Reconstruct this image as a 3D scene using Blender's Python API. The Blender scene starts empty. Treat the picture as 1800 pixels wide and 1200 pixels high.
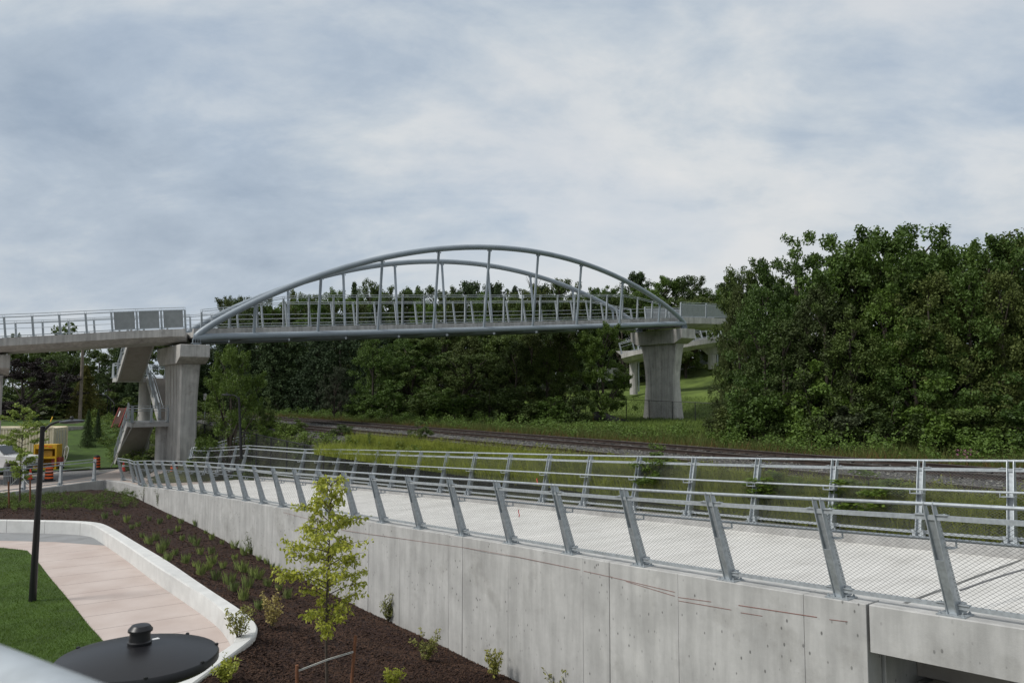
import bpy, math, random
import numpy as np
from mathutils import Vector, Matrix
R = math.radians
scene = bpy.context.scene
COL = scene.collection
random.seed(7)
# ------------------------------------------------------------------ camera, sky, sun, exposure
F = 1300.0; HOR = 692.0; W0, H0 = 1800.0, 1200.0          # focal length and horizon row measured on the photo
TH = math.atan((HOR - 600.0) / F); CT, ST = math.cos(TH), math.sin(TH)
cam = bpy.data.cameras.new('camera'); camo = bpy.data.objects.new('camera', cam); COL.objects.link(camo)
cam.sensor_width = 36; cam.lens = 36 * F / W0
camo.rotation_euler = (R(90) + TH, 0, 0); cam.clip_start = 0.05; cam.clip_end = 3000
cam.dof.use_dof = True; cam.dof.focus_distance = 22; cam.dof.aperture_fstop = 7.6
scene.camera = camo
scene.view_settings.view_transform = 'Standard'; scene.view_settings.look = 'None'
scene.view_settings.exposure = 0.60; scene.view_settings.gamma = 1
SUN_EL, SUN_AZ = 48, 246                                     # azimuth clockwise from +Y (behind the camera, to the left)
sd = bpy.data.lights.new('sun', 'SUN'); sd.energy = 1.9; sd.angle = R(14); sd.color = (1, .965, .91)
so = bpy.data.objects.new('sun', sd); COL.objects.link(so); so.location = (0, 0, 60)
so.rotation_euler = (R(90 - SUN_EL), 0, R(180 - SUN_AZ))
world = bpy.data.worlds.new('World'); scene.world = world; world.use_nodes = True
def build_world():
    nt = world.node_tree; n = nt.nodes; l = nt.links; n.clear()
    out = n.new('ShaderNodeOutputWorld'); bg = n.new('ShaderNodeBackground'); l.new(bg.outputs[0], out.inputs[0])
    bg.inputs[1].default_value = 0.1
    sky = n.new('ShaderNodeTexSky'); sky.sky_type = 'NISHITA'; sky.sun_disc = False
    sky.sun_elevation = R(SUN_EL); sky.sun_rotation = R(SUN_AZ); sky.dust_density = 2.0
    def mth(op, a, b=None, c=None, clamp=False):
        m = n.new('ShaderNodeMath'); m.operation = op; m.use_clamp = clamp
        for i, v in enumerate((a, b, c)):
            if v is None: continue
            if hasattr(v, 'links'): l.new(v, m.inputs[i])
            else: m.inputs[i].default_value = v
        return m.outputs[0]
    tc = n.new('ShaderNodeTexCoord'); sp = n.new('ShaderNodeSeparateXYZ'); l.new(tc.outputs['Generated'], sp.inputs[0])
    z = mth('ADD', mth('MAXIMUM', sp.outputs[2], 0.0), 0.42)
    cx = n.new('ShaderNodeCombineXYZ'); l.new(mth('DIVIDE', sp.outputs[0], z), cx.inputs[0]); l.new(mth('DIVIDE', sp.outputs[1], z), cx.inputs[1])
    cx.inputs[2].default_value = 3.7
    def noise(scale, detail, rough, dist, off=(0, 0, 0), sc=(1, 1, 1)):
        mp = n.new('ShaderNodeMapping'); l.new(cx.outputs[0], mp.inputs[0]); mp.inputs['Location'].default_value = off; mp.inputs['Scale'].default_value = sc
        t = n.new('ShaderNodeTexNoise'); l.new(mp.outputs[0], t.inputs[0])
        t.inputs['Scale'].default_value = scale; t.inputs['Detail'].default_value = detail; t.inputs['Roughness'].default_value = rough; t.inputs['Distortion'].default_value = dist
        return t.outputs[0]
    def ramp(f, stops):
        r = n.new('ShaderNodeValToRGB'); l.new(f, r.inputs[0]); e = r.color_ramp.elements
        e[0].position, e[0].color = stops[0][0], (*stops[0][1], 1); e[1].position, e[1].color = stops[-1][0], (*stops[-1][1], 1)
        for p, c in stops[1:-1]:
            q = e.new(p); q.color = (*c, 1)
        return r.outputs[0]
    def mix(f, a, b, mode='MIX'):
        m = n.new('ShaderNodeMix'); m.data_type = 'RGBA'; m.blend_type = mode
        if hasattr(f, 'links'): l.new(f, m.inputs[0])
        else: m.inputs[0].default_value = f
        l.new(a, m.inputs[6]) if hasattr(a, 'links') else setattr(m.inputs[6], 'default_value', (*a, 1))
        l.new(b, m.inputs[7]) if hasattr(b, 'links') else setattr(m.inputs[7], 'default_value', (*b, 1))
        return m.outputs[2]
    big = noise(1.25, 9, 0.56, 0.45, (1.3, 4.2, 0), (1, 1.25, 1))
    fine = noise(4.6, 10, 0.60, 0.25, (7.1, 2.3, 0), (.8, 1.2, 1))
    f = mth('ADD', mth('MULTIPLY', big, 0.60), mth('MULTIPLY', fine, 0.40))
    f = mth('ADD', mth('MULTIPLY', mth('SUBTRACT', f, .5), 1.45), .5)
    # heavier and thinner parts of the overcast, as directions in the sky
    wob = n.new('ShaderNodeTexNoise'); l.new(cx.outputs[0], wob.inputs[0]); wob.inputs['Scale'].default_value = 1.6; wob.inputs['Detail'].default_value = 5
    wv = n.new('ShaderNodeVectorMath'); wv.operation = 'MULTIPLY_ADD'; l.new(wob.outputs['Color'], wv.inputs[0]); wv.inputs[1].default_value = (.26, .26, .20); wv.inputs[2].default_value = (-.13, -.13, -.10)
    av = n.new('ShaderNodeVectorMath'); av.operation = 'ADD'; l.new(tc.outputs['Generated'], av.inputs[0]); l.new(wv.outputs[0], av.inputs[1])
    nv = n.new('ShaderNodeVectorMath'); nv.operation = 'NORMALIZE'; l.new(av.outputs[0], nv.inputs[0])
    for az, el, k, amt in ((-26, 20, 26, -.090), (-36, 14, 60, -.035), (-14, 15, 60, -.055), (27, 19, 60, -.085), (34, 24, 90, -.05), (6, 31, 220, -.075), (-11, 30, 420, -.07), (4, 16, 14, .062), (-33, 9, 90, .035), (22, 10, 60, .03)):
        a, e = R(az), R(el); dt = n.new('ShaderNodeVectorMath'); dt.operation = 'DOT_PRODUCT'; l.new(nv.outputs[0], dt.inputs[0]); dt.inputs[1].default_value = (math.sin(a) * math.cos(e), math.cos(a) * math.cos(e), math.sin(e))
        f = mth('ADD', f, mth('MULTIPLY', mth('EXPONENT', mth('MULTIPLY', mth('SUBTRACT', dt.outputs['Value'], 1.0), float(k))), amt))
    cloud = ramp(f, [(0.22, (2.2, 2.7, 3.35)), (0.38, (2.95, 3.45, 4.05)), (0.47, (3.65, 4.05, 4.45)), (0.56, (4.4, 4.62, 4.8)), (0.68, (4.95, 5.02, 5.05))])
    gap = mth('MULTIPLY', mth('SUBTRACT', 0.47, noise(0.8, 5, 0.5, 0.3, (3.0, 9.0, 0))), 1.6, clamp=True)
    col = mix(gap, cloud, sky.outputs[0])
    # paler, more even cloud toward the horizon
    hz = mth('MULTIPLY', mth('SUBTRACT', 0.30, sp.outputs[2]), 2.6, clamp=True)
    col = mix(mth('MULTIPLY', hz, 0.55), col, (3.6, 3.95, 4.3))
    l.new(col, bg.inputs[0])
build_world()

# ------------------------------------------------------------------ measuring helpers (pixel of the 1800x1200 photo -> metres; eye at the origin)
def ray(x, y):
    u = (x - 900) / F; v = -(y - 600) / F
    return np.array([u, CT - v * ST, ST + v * CT])
def at(x, y, Y): r = ray(x, y); return r * (Y / r[1])
def onz(x, y, z): r = ray(x, y); return r * (z / r[2])
A0 = math.atan2(960, 1300); SA, CA = math.sin(A0), math.cos(A0)   # heading of the ramp and of the tracks
def TL(T, L, z): return np.array([-SA * T + CA * L, CA * T + SA * L, z])
def toTL(p): return (-SA * p[0] + CA * p[1], CA * p[0] + SA * p[1])
def onL(x, y, Lf):
    lo, hi = 1.0, 400.0
    for _ in range(50):
        m = (lo + hi) / 2; p = at(x, y, m); T, L = toTL(p)
        if L < (Lf(T) if callable(Lf) else Lf): lo = m
        else: hi = m
    return at(x, y, lo)
def lerp(a, b, t): return a + (b - a) * t
def sstep(a, b, x):
    t = np.clip((x - a) / (b - a), 0, 1); return t * t * (3 - 2 * t)
def resample(pts, n):
    pts = np.array(pts, float); d = np.r_[0, np.cumsum(np.linalg.norm(np.diff(pts, axis=0), axis=1))]
    t = np.linspace(0, d[-1], n); return np.stack([np.interp(t, d, pts[:, i]) for i in range(pts.shape[1])], 1)
def smooth_poly(pts, n, it=2):
    pts = np.array(pts, float)
    for _ in range(it):
        q = [pts[0]]
        for a, b in zip(pts[:-1], pts[1:]): q += [a * .75 + b * .25, a * .25 + b * .75]
        q.append(pts[-1]); pts = np.array(q)
    return resample(pts, n)
def nrm(v): v = np.array(v, float); return v / (np.linalg.norm(v) + 1e-12)

# ------------------------------------------------------------------ materials
MATS = {}
def material(name, base, rough=.7, metal=0, var=.15, vscale=3.0, bump=0, bscale=60, spots=0, streak=0, hue=None, spec=.4, streakz=.12, leaf=0, stain=0, broom=0):
    m = bpy.data.materials.new(name); m.use_nodes = True; nt = m.node_tree; n = nt.nodes; l = nt.links
    p = n['Principled BSDF']; p.inputs['Roughness'].default_value = rough; p.inputs['Metallic'].default_value = metal
    p.inputs['Specular IOR Level'].default_value = spec
    tc = n.new('ShaderNodeTexCoord'); vec = tc.outputs['Object']
    def noise(scale, det=5, rg=.55, v=None, sc=None):
        t = n.new('ShaderNodeTexNoise'); t.inputs['Scale'].default_value = scale; t.inputs['Detail'].default_value = det; t.inputs['Roughness'].default_value = rg
        vv = v or vec
        if sc:
            mp = n.new('ShaderNodeMapping'); l.new(vv, mp.inputs[0]); mp.inputs['Scale'].default_value = sc; vv = mp.outputs[0]
        l.new(vv, t.inputs[0]); return t.outputs[0]
    def ramp(f, a, b, ca, cb):
        r = n.new('ShaderNodeValToRGB'); l.new(f, r.inputs[0]); e = r.color_ramp.elements
        e[0].position, e[0].color = a, (*ca, 1); e[1].position, e[1].color = b, (*cb, 1); return r.outputs[0]
    def mix(f, a, b, mode):
        x = n.new('ShaderNodeMix'); x.data_type = 'RGBA'; x.blend_type = mode
        if hasattr(f, 'links'): l.new(f, x.inputs[0])
        else: x.inputs[0].default_value = f
        for i, c in ((6, a), (7, b)):
            if hasattr(c, 'links'): l.new(c, x.inputs[i])
            else: x.inputs[i].default_value = (*c, 1)
        return x.outputs[2]
    lo = tuple(max(0, c * (1 - var)) for c in base); hi = tuple(min(1, c * (1 + var)) for c in (hue or base))
    col = ramp(noise(vscale), .32, .68, lo, hi)
    if var > 0 and not leaf: col = mix(.35, col, ramp(noise(vscale * 9, 6, .65), .3, .7, (1 - var * 1.6,) * 3, (1, 1, 1)), 'MULTIPLY')
    if streak: col = mix(streak, col, ramp(noise(4.5, 4, .6, sc=(1, 1, streakz)), .38, .6, (.55, .55, .55), (1, 1, 1)), 'MULTIPLY')
    if stain:
        s1 = ramp(noise(.9, 6, .62), .56, .68, (1, 1, 1), (.62, .61, .59)); col = mix(stain, col, s1, 'MULTIPLY')
        s2 = ramp(noise(1.3, 3, .5, sc=(1.3, 1.3, .8)), .6, .68, (1, 1, 1), (1.22, 1.22, 1.2)); col = mix(stain * .6, col, s2, 'MULTIPLY')
    if broom:
        mb = n.new('ShaderNodeMapping'); mb.inputs['Rotation'].default_value = (0, 0, R(-36.4)); l.new(vec, mb.inputs[0])
        col = mix(broom, col, ramp(noise(2.2, 7, .62, v=mb.outputs[0], sc=(.25, 2.2, 1)), .36, .64, (.74, .735, .72), (1.06, 1.06, 1.06)), 'MULTIPLY')
    if spots:
        vo = n.new('ShaderNodeTexVoronoi'); l.new(vec, vo.inputs[0]); vo.inputs['Scale'].default_value = 8.5; mpv = n.new('ShaderNodeMapping'); mpv.inputs['Scale'].default_value = (1, 1, .6); l.new(vec, mpv.inputs[0]); l.new(mpv.outputs[0], vo.inputs[0])
        sp = ramp(vo.outputs[0], .10, .17, (1, 1, 1), (0, 0, 0))
        msk = ramp(noise(1.0, 5, .6), .44, .56, (0, 0, 0), (1, 1, 1))
        mm = mix(1, sp, msk, 'MULTIPLY'); mm = mix(1, mm, (spots, spots, spots), 'MULTIPLY')
        col = mix(mm, col, (.13, .13, .125), 'MIX')
    if leaf:
        g = n.new('ShaderNodeNewGeometry')
        rn = ramp(g.outputs['Random Per Island'], 0, 1, tuple(c * .72 for c in base), tuple(min(1, c * 1.28) for c in (hue or base)))
        oi = n.new('ShaderNodeObjectInfo'); ov = ramp(oi.outputs['Random'], 0, 1, (.72, .76, .80), (1.28, 1.24, 1.0))
        col = mix(1, mix(.35, rn, col, 'MIX'), ov, 'MULTIPLY')
        tr = n.new('ShaderNodeBsdfTranslucent'); l.new(col, tr.inputs[0]); ms = n.new('ShaderNodeMixShader'); ms.inputs[0].default_value = leaf
        l.new(p.outputs[0], ms.inputs[1]); l.new(tr.outputs[0], ms.inputs[2]); l.new(ms.outputs[0], n['Material Output'].inputs[0])
    l.new(col, p.inputs['Base Color'])
    if bump:
        b = n.new('ShaderNodeBump'); b.inputs['Strength'].default_value = bump; b.inputs['Distance'].default_value = .02
        l.new(noise(bscale, 6, .6), b.inputs['Height']); l.new(b.outputs[0], p.inputs['Normal'])
    MATS[name] = m; return m
M = MATS
material('concrete_wall', (.455, .452, .44), .85, 0, .12, 1.2, .12, 40, spots=.95, streak=.36, stain=.5)
material('concrete', (.41, .405, .395), .85, 0, .13, 1.6, .1, 40, streak=.3, stain=.5)
material('concrete_pier', (.46, .445, .425), .85, 0, .15, 1.0, .1, 40, streak=.55, stain=.7, streakz=.05)
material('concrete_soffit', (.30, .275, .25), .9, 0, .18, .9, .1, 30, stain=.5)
material('concrete_deck', (.62, .61, .585), .85, 0, .07, .8, .15, 90, stain=.35, broom=.45)
material('precast', (.58, .58, .565), .8, 0, .08, 2.5, .1, 70, stain=.2)
material('galvanised', (.42, .455, .48), .42, .4, .16, 16, .02, 80, spec=.5, stain=.3)
material('galvanised_dark', (.26, .30, .32), .5, .5, .18, 14, .02, 80, stain=.4)
material('wire', (.12, .123, .126), .5, .3, .1, 5)
material('arch_paint', (.25, .29, .328), .42, .0, .09, .9, 0, spec=.5, stain=.25)
material('panel_grey', (.26, .28, .285), .6, .1, .1, 3, stain=.3)
material('panel_pale', (.62, .64, .66), .5, .1, .05, 3)
material('black_paint', (.012, .012, .014), .38, .1, .1, 3, spec=.45)
material('black_fence', (.015, .016, .017), .5, .1, .1, 3)
material('black_fabric', (.014, .014, .016), .8, 0, .3, 2)
material('mulch', (.028, .0125, .009), .95, 0, .45, 14, .9, 60)
material('mulch_chip', (.027, .013, .0095), .9, 0, .3, 2, leaf=.02, hue=(.05, .026, .018))
material('lawn', (.045, .085, .009), .9, 0, .3, 1.3, .6, 60)
material('grass_blade', (.050, .105, .010), .7, 0, .35, .5, leaf=.3, hue=(.085, .14, .016))
material('soil_weeds', (.030, .045, .012), .95, 0, .45, 1.1, .6, 30, hue=(.055, .06, .02))
material('meadow', (.080, .125, .020), .95, 0, .3, .35, .5, 12, hue=(.105, .15, .028))
material('tall_grass', (0.0460, 0.0736, 0.0161), .8, 0, .4, .3, leaf=.3, hue=(0.0978, 0.1150, 0.0322))
material('rust_weed', (.07, .034, .016), .9, 0, .4, .4, leaf=.2, hue=(.10, .055, .025))
material('weed_leaf', (.050, .095, .014), .7, 0, .4, .5, leaf=.28, hue=(.105, .15, .026))
material('yellow_weed', (.15, .185, .025), .7, 0, .4, .5, leaf=.32, hue=(.24, .25, .04))
material('leaf_dark', (0.0476, 0.0826, 0.0184), .7, 0, .3, .5, leaf=.25, hue=(0.0771, 0.1107, 0.0263))
material('leaf_mid', (0.0621, 0.1181, 0.0195), .65, 0, .3, .5, leaf=.3, hue=(0.0931, 0.1503, 0.0281))
material('leaf_brown', (0.0504, 0.0736, 0.0168), .75, 0, .3, .5, leaf=.22, hue=(0.0744, 0.0963, 0.0252))
material('leaf_light', (0.0690, 0.1207, 0.0161), .6, 0, .3, .5, leaf=.3, hue=(0.0978, 0.1495, 0.0230))
material('leaf_pale', (0.0550, 0.0750, 0.0350), .7, 0, .3, .5, leaf=.25, hue=(0.0800, 0.0950, 0.0500))
material('leaf_purple', (.014, .009, .011), .7, 0, .3, .5, leaf=.12, hue=(.024, .015, .016))
material('needle_dark', (0.0286, 0.0546, 0.0195), .8, 0, .3, .5, leaf=.16, hue=(0.0481, 0.0780, 0.0273))
material('needle_yellow', (.075, .085, .016), .8, 0, .3, .5, leaf=.2, hue=(.11, .105, .024))
material('leaf_lime', (.26, .32, .045), .5, 0, .2, 3, leaf=.35, hue=(.40, .41, .07))
material('leaf_sapling', (.16, .24, .05), .55, 0, .2, 3, leaf=.35, hue=(.26, .33, .08))
material('leaf_shrub', (.17, .19, .05), .55, 0, .25, 3, leaf=.3, hue=(.30, .29, .08))
material('leaf_buff', (.34, .27, .08), .6, 0, .25, 3, leaf=.3, hue=(.50, .40, .14))
material('verge_blade', (.15, .20, .03), .8, 0, .4, .4, leaf=.35, hue=(.26, .29, .06))
material('tuft_blade', (.17, .25, .08), .7, 0, .3, 2, leaf=.3, hue=(.28, .35, .13))
material('bark', (.055, .045, .036), .9, 0, .35, 6, .5, 30)
material('young_bark', (.075, .058, .045), .85, 0, .35, 14, .3, 60)
material('stake_wood', (.20, .085, .042), .85, 0, .25, 9, .2, 60, streak=.4)
material('pole_wood', (.20, .165, .135), .9, 0, .25, 3, .3, 30, streak=.5, streakz=.04)
material('strap', (.55, .56, .52), .8, 0, .1, 9)
material('ballast', (.066, .063, .062), .95, 0, .5, 9, 1.0, 16)
material('stone_chip', (.10, .097, .095), .9, 0, .3, 2, leaf=.01, hue=(.24, .235, .23))
material('sleeper_wood', (.030, .023, .019), .95, 0, .3, 4, .4, 30)
material('rail_steel', (.05, .036, .03), .7, .2, .3, 5)
material('rail_head', (.42, .40, .38), .35, .8, .1, 5)
material('asphalt', (.15, .15, .152), .9, 0, .15, 1, .3, 120)
material('plaza', (.44, .375, .335), .9, 0, .1, .6, .2, 90, stain=.3)
material('grey_paving', (.235, .24, .245), .85, 0, .1, 1.2, .15, 80, stain=.4)
material('container_cream', (.72, .65, .50), .6, 0, .08, 1.5, streak=.35)
material('vehicle_white', (.72, .73, .74), .25, 0, .03, 1, spec=.6)
material('glass_dark', (.015, .018, .02), .1, 0, 0, 1, spec=.7)
material('tyre', (.02, .02, .02), .85, 0, .2, 5)
material('yellow_paint', (.62, .36, .02), .5, 0, .1, 2, stain=.3)
material('amber_paint', (.36, .19, .02), .6, 0, .15, 2, stain=.3)
material('red_paint', (.30, .05, .045), .6, 0, .15, 2)
material('orange_band', (.75, .13, .03), .5, 0, .05, 3)
material('cone_red', (.78, .06, .03), .5, 0, .05, 3)
material('tag_red', (.72, .09, .09), .6, 0, .1, 9)
material('chalk_red', (.25, .12, .10), .9, 0, .3, 20)
material('rust_board', (.085, .042, .032), .85, 0, .4, 1.5, stain=.5)
material('bin_grey', (.19, .205, .215), .5, .4, .1, 5)
material('rust_steel', (.14, .055, .03), .85, 0, .3, 3)
material('white_paint', (.75, .75, .74), .5, 0, .05, 3)
material('hose_grey', (.18, .18, .185), .6, 0, .1, 5)
material('stone_rip', (.34, .32, .30), .9, 0, .3, 4, .4, 20)
material('pink_bloom', (.30, .10, .20), .7, 0, .2, 4, leaf=.2, hue=(.36, .15, .27))
def paving_material():
    m = bpy.data.materials.new('pink_paving'); m.use_nodes = True; nt = m.node_tree; n = nt.nodes; l = nt.links
    p = n['Principled BSDF']; p.inputs['Roughness'].default_value = .88; p.inputs['Specular IOR Level'].default_value = .25
    tc = n.new('ShaderNodeTexCoord')
    a = onz(183, 1125, ZP); b = onz(369, 1095, ZP); c = onz(145.5, 1078.5, ZP)
    d = nrm((b - a)[:2]); nn = np.array([-d[1], d[0]]); step = abs(np.dot((c - a)[:2], nn)) / 2.0
    def mth(op, x, y=0.0):
        q = n.new('ShaderNodeMath'); q.operation = op
        for i, v in enumerate((x, y)):
            if hasattr(v, 'links'): l.new(v, q.inputs[i])
            else: q.inputs[i].default_value = v
        return q.outputs[0]
    sp = n.new('ShaderNodeSeparateXYZ'); l.new(tc.outputs['Object'], sp.inputs[0])
    dist = mth('ADD', mth('MULTIPLY', sp.outputs[0], float(nn[0])), mth('MULTIPLY', sp.outputs[1], float(nn[1])))
    dist = mth('SUBTRACT', dist, float(np.dot(a[:2], nn)))
    fr = mth('FRACT', mth('ADD', mth('DIVIDE', dist, float(step)), 100.0))
    near = mth('MULTIPLY', mth('ABSOLUTE', mth('SUBTRACT', fr, .5)), 2.0)       # 1 at the line
    line = mth('GREATER_THAN', near, 1 - .010 / step * 2)
    ns = n.new('ShaderNodeTexNoise'); l.new(tc.outputs['Object'], ns.inputs[0]); ns.inputs['Scale'].default_value = .8; ns.inputs['Detail'].default_value = 7
    r = n.new('ShaderNodeValToRGB'); l.new(ns.outputs[0], r.inputs[0]); e = r.color_ramp.elements
    e[0].position, e[0].color = .35, (.50, .415, .375, 1); e[1].position, e[1].color = .66, (.58, .50, .46, 1)
    n2 = n.new('ShaderNodeTexNoise'); l.new(tc.outputs['Object'], n2.inputs[0]); n2.inputs['Scale'].default_value = 140
    x1 = n.new('ShaderNodeMix'); x1.data_type = 'RGBA'; x1.blend_type = 'MULTIPLY'; x1.inputs[0].default_value = .3; l.new(r.outputs[0], x1.inputs[6]); l.new(n2.outputs[0], x1.inputs[7])
    x = n.new('ShaderNodeMix'); x.data_type = 'RGBA'; l.new(mth('MULTIPLY', line, .9), x.inputs[0]); l.new(x1.outputs[2], x.inputs[6]); x.inputs[7].default_value = (.13, .10, .085, 1)
    l.new(x.outputs[2], p.inputs['Base Color']); MATS['pink_paving'] = m

# ------------------------------------------------------------------ mesh builder
def wloc(parent):
    v = np.zeros(3)
    while parent is not None:
        v += np.array(parent.location); parent = parent.parent
    return v
class MB:
    def __init__(s): s.v = []; s.f = []
    def add(s, vs, fs):
        k = len(s.v); s.v += [tuple(map(float, q)) for q in vs]; s.f += [tuple(i + k for i in f) for f in fs]; return s
    def box(s, c, size, ax=None, ay=None, az=None):
        c = np.array(c, float); ax = np.array(ax if ax is not None else (1, 0, 0), float); ay = np.array(ay if ay is not None else (0, 1, 0), float)
        az = np.array(az if az is not None else (0, 0, 1), float); h = [q / 2 for q in size]
        vs = [c + sx * h[0] * ax + sy * h[1] * ay + sz * h[2] * az for sz in (-1, 1) for sy in (-1, 1) for sx in (-1, 1)]
        return s.add(vs, [(0, 2, 3, 1), (4, 5, 7, 6), (0, 1, 5, 4), (2, 6, 7, 3), (0, 4, 6, 2), (1, 3, 7, 5)])
    def hexa(s, b, t):                       # b, t: four bottom and four top corners, counter-clockwise from above
        return s.add(list(b) + list(t), [(3, 2, 1, 0), (4, 5, 6, 7), (0, 1, 5, 4), (1, 2, 6, 5), (2, 3, 7, 6), (3, 0, 4, 7)])
    def tube(s, pts, r, n=10, cap=True):
        pts = [np.array(p, float) for p in pts]; rs = r if hasattr(r, '__len__') else [r] * len(pts); rings = []
        prev = None
        for i, p in enumerate(pts):
            t = nrm(pts[min(i + 1, len(pts) - 1)] - pts[max(i - 1, 0)])
            if prev is None:
                ref = np.array([0, 0, 1.0]) if abs(t[2]) < .9 else np.array([1.0, 0, 0]); u = nrm(np.cross(t, ref))
            else: u = nrm(prev - t * np.dot(prev, t))
            prev = u; w = np.cross(t, u)
            rings.append([p + rs[i] * (math.cos(2 * math.pi * k / n) * u + math.sin(2 * math.pi * k / n) * w) for k in range(n)])
        vs = [q for rg in rings for q in rg]; fs = []
        for i in range(len(pts) - 1):
            for k in range(n): fs.append((i * n + k, i * n + (k + 1) % n, (i + 1) * n + (k + 1) % n, (i + 1) * n + k))
        if cap: fs += [tuple(range(n))[::-1], tuple((len(pts) - 1) * n + k for k in range(n))]
        return s.add(vs, fs)
    def sweep(s, pts, sec, ups=None, side=None):     # sec: list of (side, up) offsets; side vector horizontal
        pts = [np.array(p, float) for p in pts]; n = len(sec); vs = []
        for i, p in enumerate(pts):
            t = pts[min(i + 1, len(pts) - 1)] - pts[max(i - 1, 0)]; t = nrm((t[0], t[1], 0)); sd = np.array([t[1], -t[0], 0])
            up = np.array([0, 0, 1.0]) if ups is None else ups[i]
            vs += [p + a * sd + b * up for a, b in sec]
        fs = []
        for i in range(len(pts) - 1):
            for k in range(n): fs.append((i * n + k, (i + 1) * n + k, (i + 1) * n + (k + 1) % n, i * n + (k + 1) % n))
        fs += [tuple(range(n)), tuple((len(pts) - 1) * n + k for k in range(n))[::-1]]
        return s.add(vs, fs)
    def lathe(s, c, prof, n=24, ax=(0, 0, 1)):
        c = np.array(c, float); az = nrm(ax); ref = np.array([1.0, 0, 0]) if abs(az[0]) < .9 else np.array([0, 1.0, 0]); ux = nrm(np.cross(ref, az)); uy = np.cross(az, ux)
        vs = [c + r * (math.cos(2 * math.pi * k / n) * ux + math.sin(2 * math.pi * k / n) * uy) + z * az for r, z in prof for k in range(n)]; fs = []
        for i in range(len(prof) - 1):
            for k in range(n): fs.append((i * n + k, i * n + (k + 1) % n, (i + 1) * n + (k + 1) % n, (i + 1) * n + k))
        fs += [tuple(range(n))[::-1], tuple((len(prof) - 1) * n + k for k in range(n))]
        return s.add(vs, fs)
    def poly(s, pts): return s.add(pts, [tuple(range(len(pts)))])
    def build(s, name, mat, parent=None, smooth=True, angle=32, bevel=0, local=False):
        me = bpy.data.meshes.new(name); off = np.zeros(3) if local else wloc(parent)
        org = np.zeros(3)
        if parent is None and not local and s.v:
            a = np.array(s.v); org = np.array([(a[:, 0].min() + a[:, 0].max()) / 2, (a[:, 1].min() + a[:, 1].max()) / 2, a[:, 2].min()]); off = org
        me.from_pydata([(q[0] - off[0], q[1] - off[1], q[2] - off[2]) for q in s.v], [], s.f); me.update()
        o = bpy.data.objects.new(name, me); COL.objects.link(o); me.materials.append(M[mat] if isinstance(mat, str) else mat)
        o.parent = parent; o.location = org if parent is None else (0, 0, 0)
        if smooth and len(me.polygons):
            me.polygons.foreach_set('use_smooth', [True] * len(me.polygons)); me.set_sharp_from_angle(angle=R(angle))
        if bevel:
            b = o.modifiers.new('edge', 'BEVEL'); b.width = bevel; b.segments = 2; b.limit_method = 'ANGLE'; b.angle_limit = R(40)
        return o
def fast_mesh(name, V, nper, mat):             # V: (n*nper,3) loose polygons of nper corners
    n = len(V) // nper; me = bpy.data.meshes.new(name); me.vertices.add(len(V)); me.vertices.foreach_set('co', np.ascontiguousarray(V, np.float32).ravel())
    me.loops.add(len(V)); me.loops.foreach_set('vertex_index', np.arange(len(V), dtype=np.int32)); me.polygons.add(n)
    me.polygons.foreach_set('loop_start', np.arange(0, len(V), nper, dtype=np.int32)); me.update(calc_edges=True)
    me.materials.append(M[mat]); return me
def link(name, me, parent=None, loc=(0, 0, 0)):
    o = bpy.data.objects.new(name, me); COL.objects.link(o); o.parent = parent; o.location = loc; return o
def tag(o, label, cat=None, group=None, kind=None):
    if label: o['label'] = label
    if cat: o['category'] = cat
    if group: o['group'] = group
    if kind: o['kind'] = kind
    return o
def thing(name, label, cat, loc=(0, 0, 0), group=None):
    o = bpy.data.objects.new(name, None); COL.objects.link(o); o.location = tuple(map(float, loc)); o.empty_display_size = .3
    return tag(o, label, cat, group)
def copy_tree(src, loc=None, rotz=0, scale=None, label=None, group=None):
    c = src.copy(); COL.objects.link(c); c.rotation_euler = (0, 0, rotz)
    if loc is not None: c.location = tuple(map(float, loc))
    if scale is not None: c.scale = scale
    if label: c['label'] = label
    if group: c['group'] = group
    for ch in list(src.children):
        k = ch.copy(); COL.objects.link(k); k.parent = c
        for g in list(ch.children):
            q = g.copy(); COL.objects.link(q); q.parent = k
    return c
def structure(o): o['kind'] = 'structure'; return o

# ------------------------------------------------------------------ measured lines of the ramp
ZP = -5.6; ZT = -5.1; ZPLAZA = -5.45; ZTRACK = -2.15
Ln = lambda T: float(np.interp(T, [-20, 4, 14, 20.5, 26, 40, 46, 50], [10.12, 10.12, 10.05, 9.65, 9.15, 8.45, 8.2, 8.15]))
near_px = [(1680, 1080), (1480, 1048), (1285, 1018), (1130, 992), (1005, 972), (900, 957), (815, 942), (740, 930), (675, 920), (625, 912), (580, 902.5), (536, 894), (498, 888), (464, 883), (434, 879), (407, 875), (382, 871), (358, 868), (338, 865), (318, 862), (298, 860), (282, 858), (267, 855.5), (254, 853)]
near_pts = [onL(x, y, Ln) for x, y in near_px]; near_T = [toTL(p)[0] for p in near_pts]
_zf = np.polyfit(near_T, [p[2] for p in near_pts], 3); zn = lambda T: float(np.polyval(_zf, min(max(T, 3.5), 47))) - .055 * (min(T, 3.5) - 3.5)
near_T = [-3.6, -1.6, .4, 2.4] + near_T
near_base = [TL(T, Ln(T), zn(T)) for T in near_T]
Lf = lambda T: Ln(T) + 5.35
far_px = [(1617, 943), (1461, 930), (1324, 918), (1210, 908), (1113, 899), (1026, 890), (954, 884), (885, 876), (823, 869), (774, 864), (727, 860), (687, 857), (652, 854), (617, 850.5), (586, 848)]
far_pts = [onL(x, y, Lf) for x, y in far_px]; far_T = [toTL(p)[0] for p in far_pts]
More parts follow.
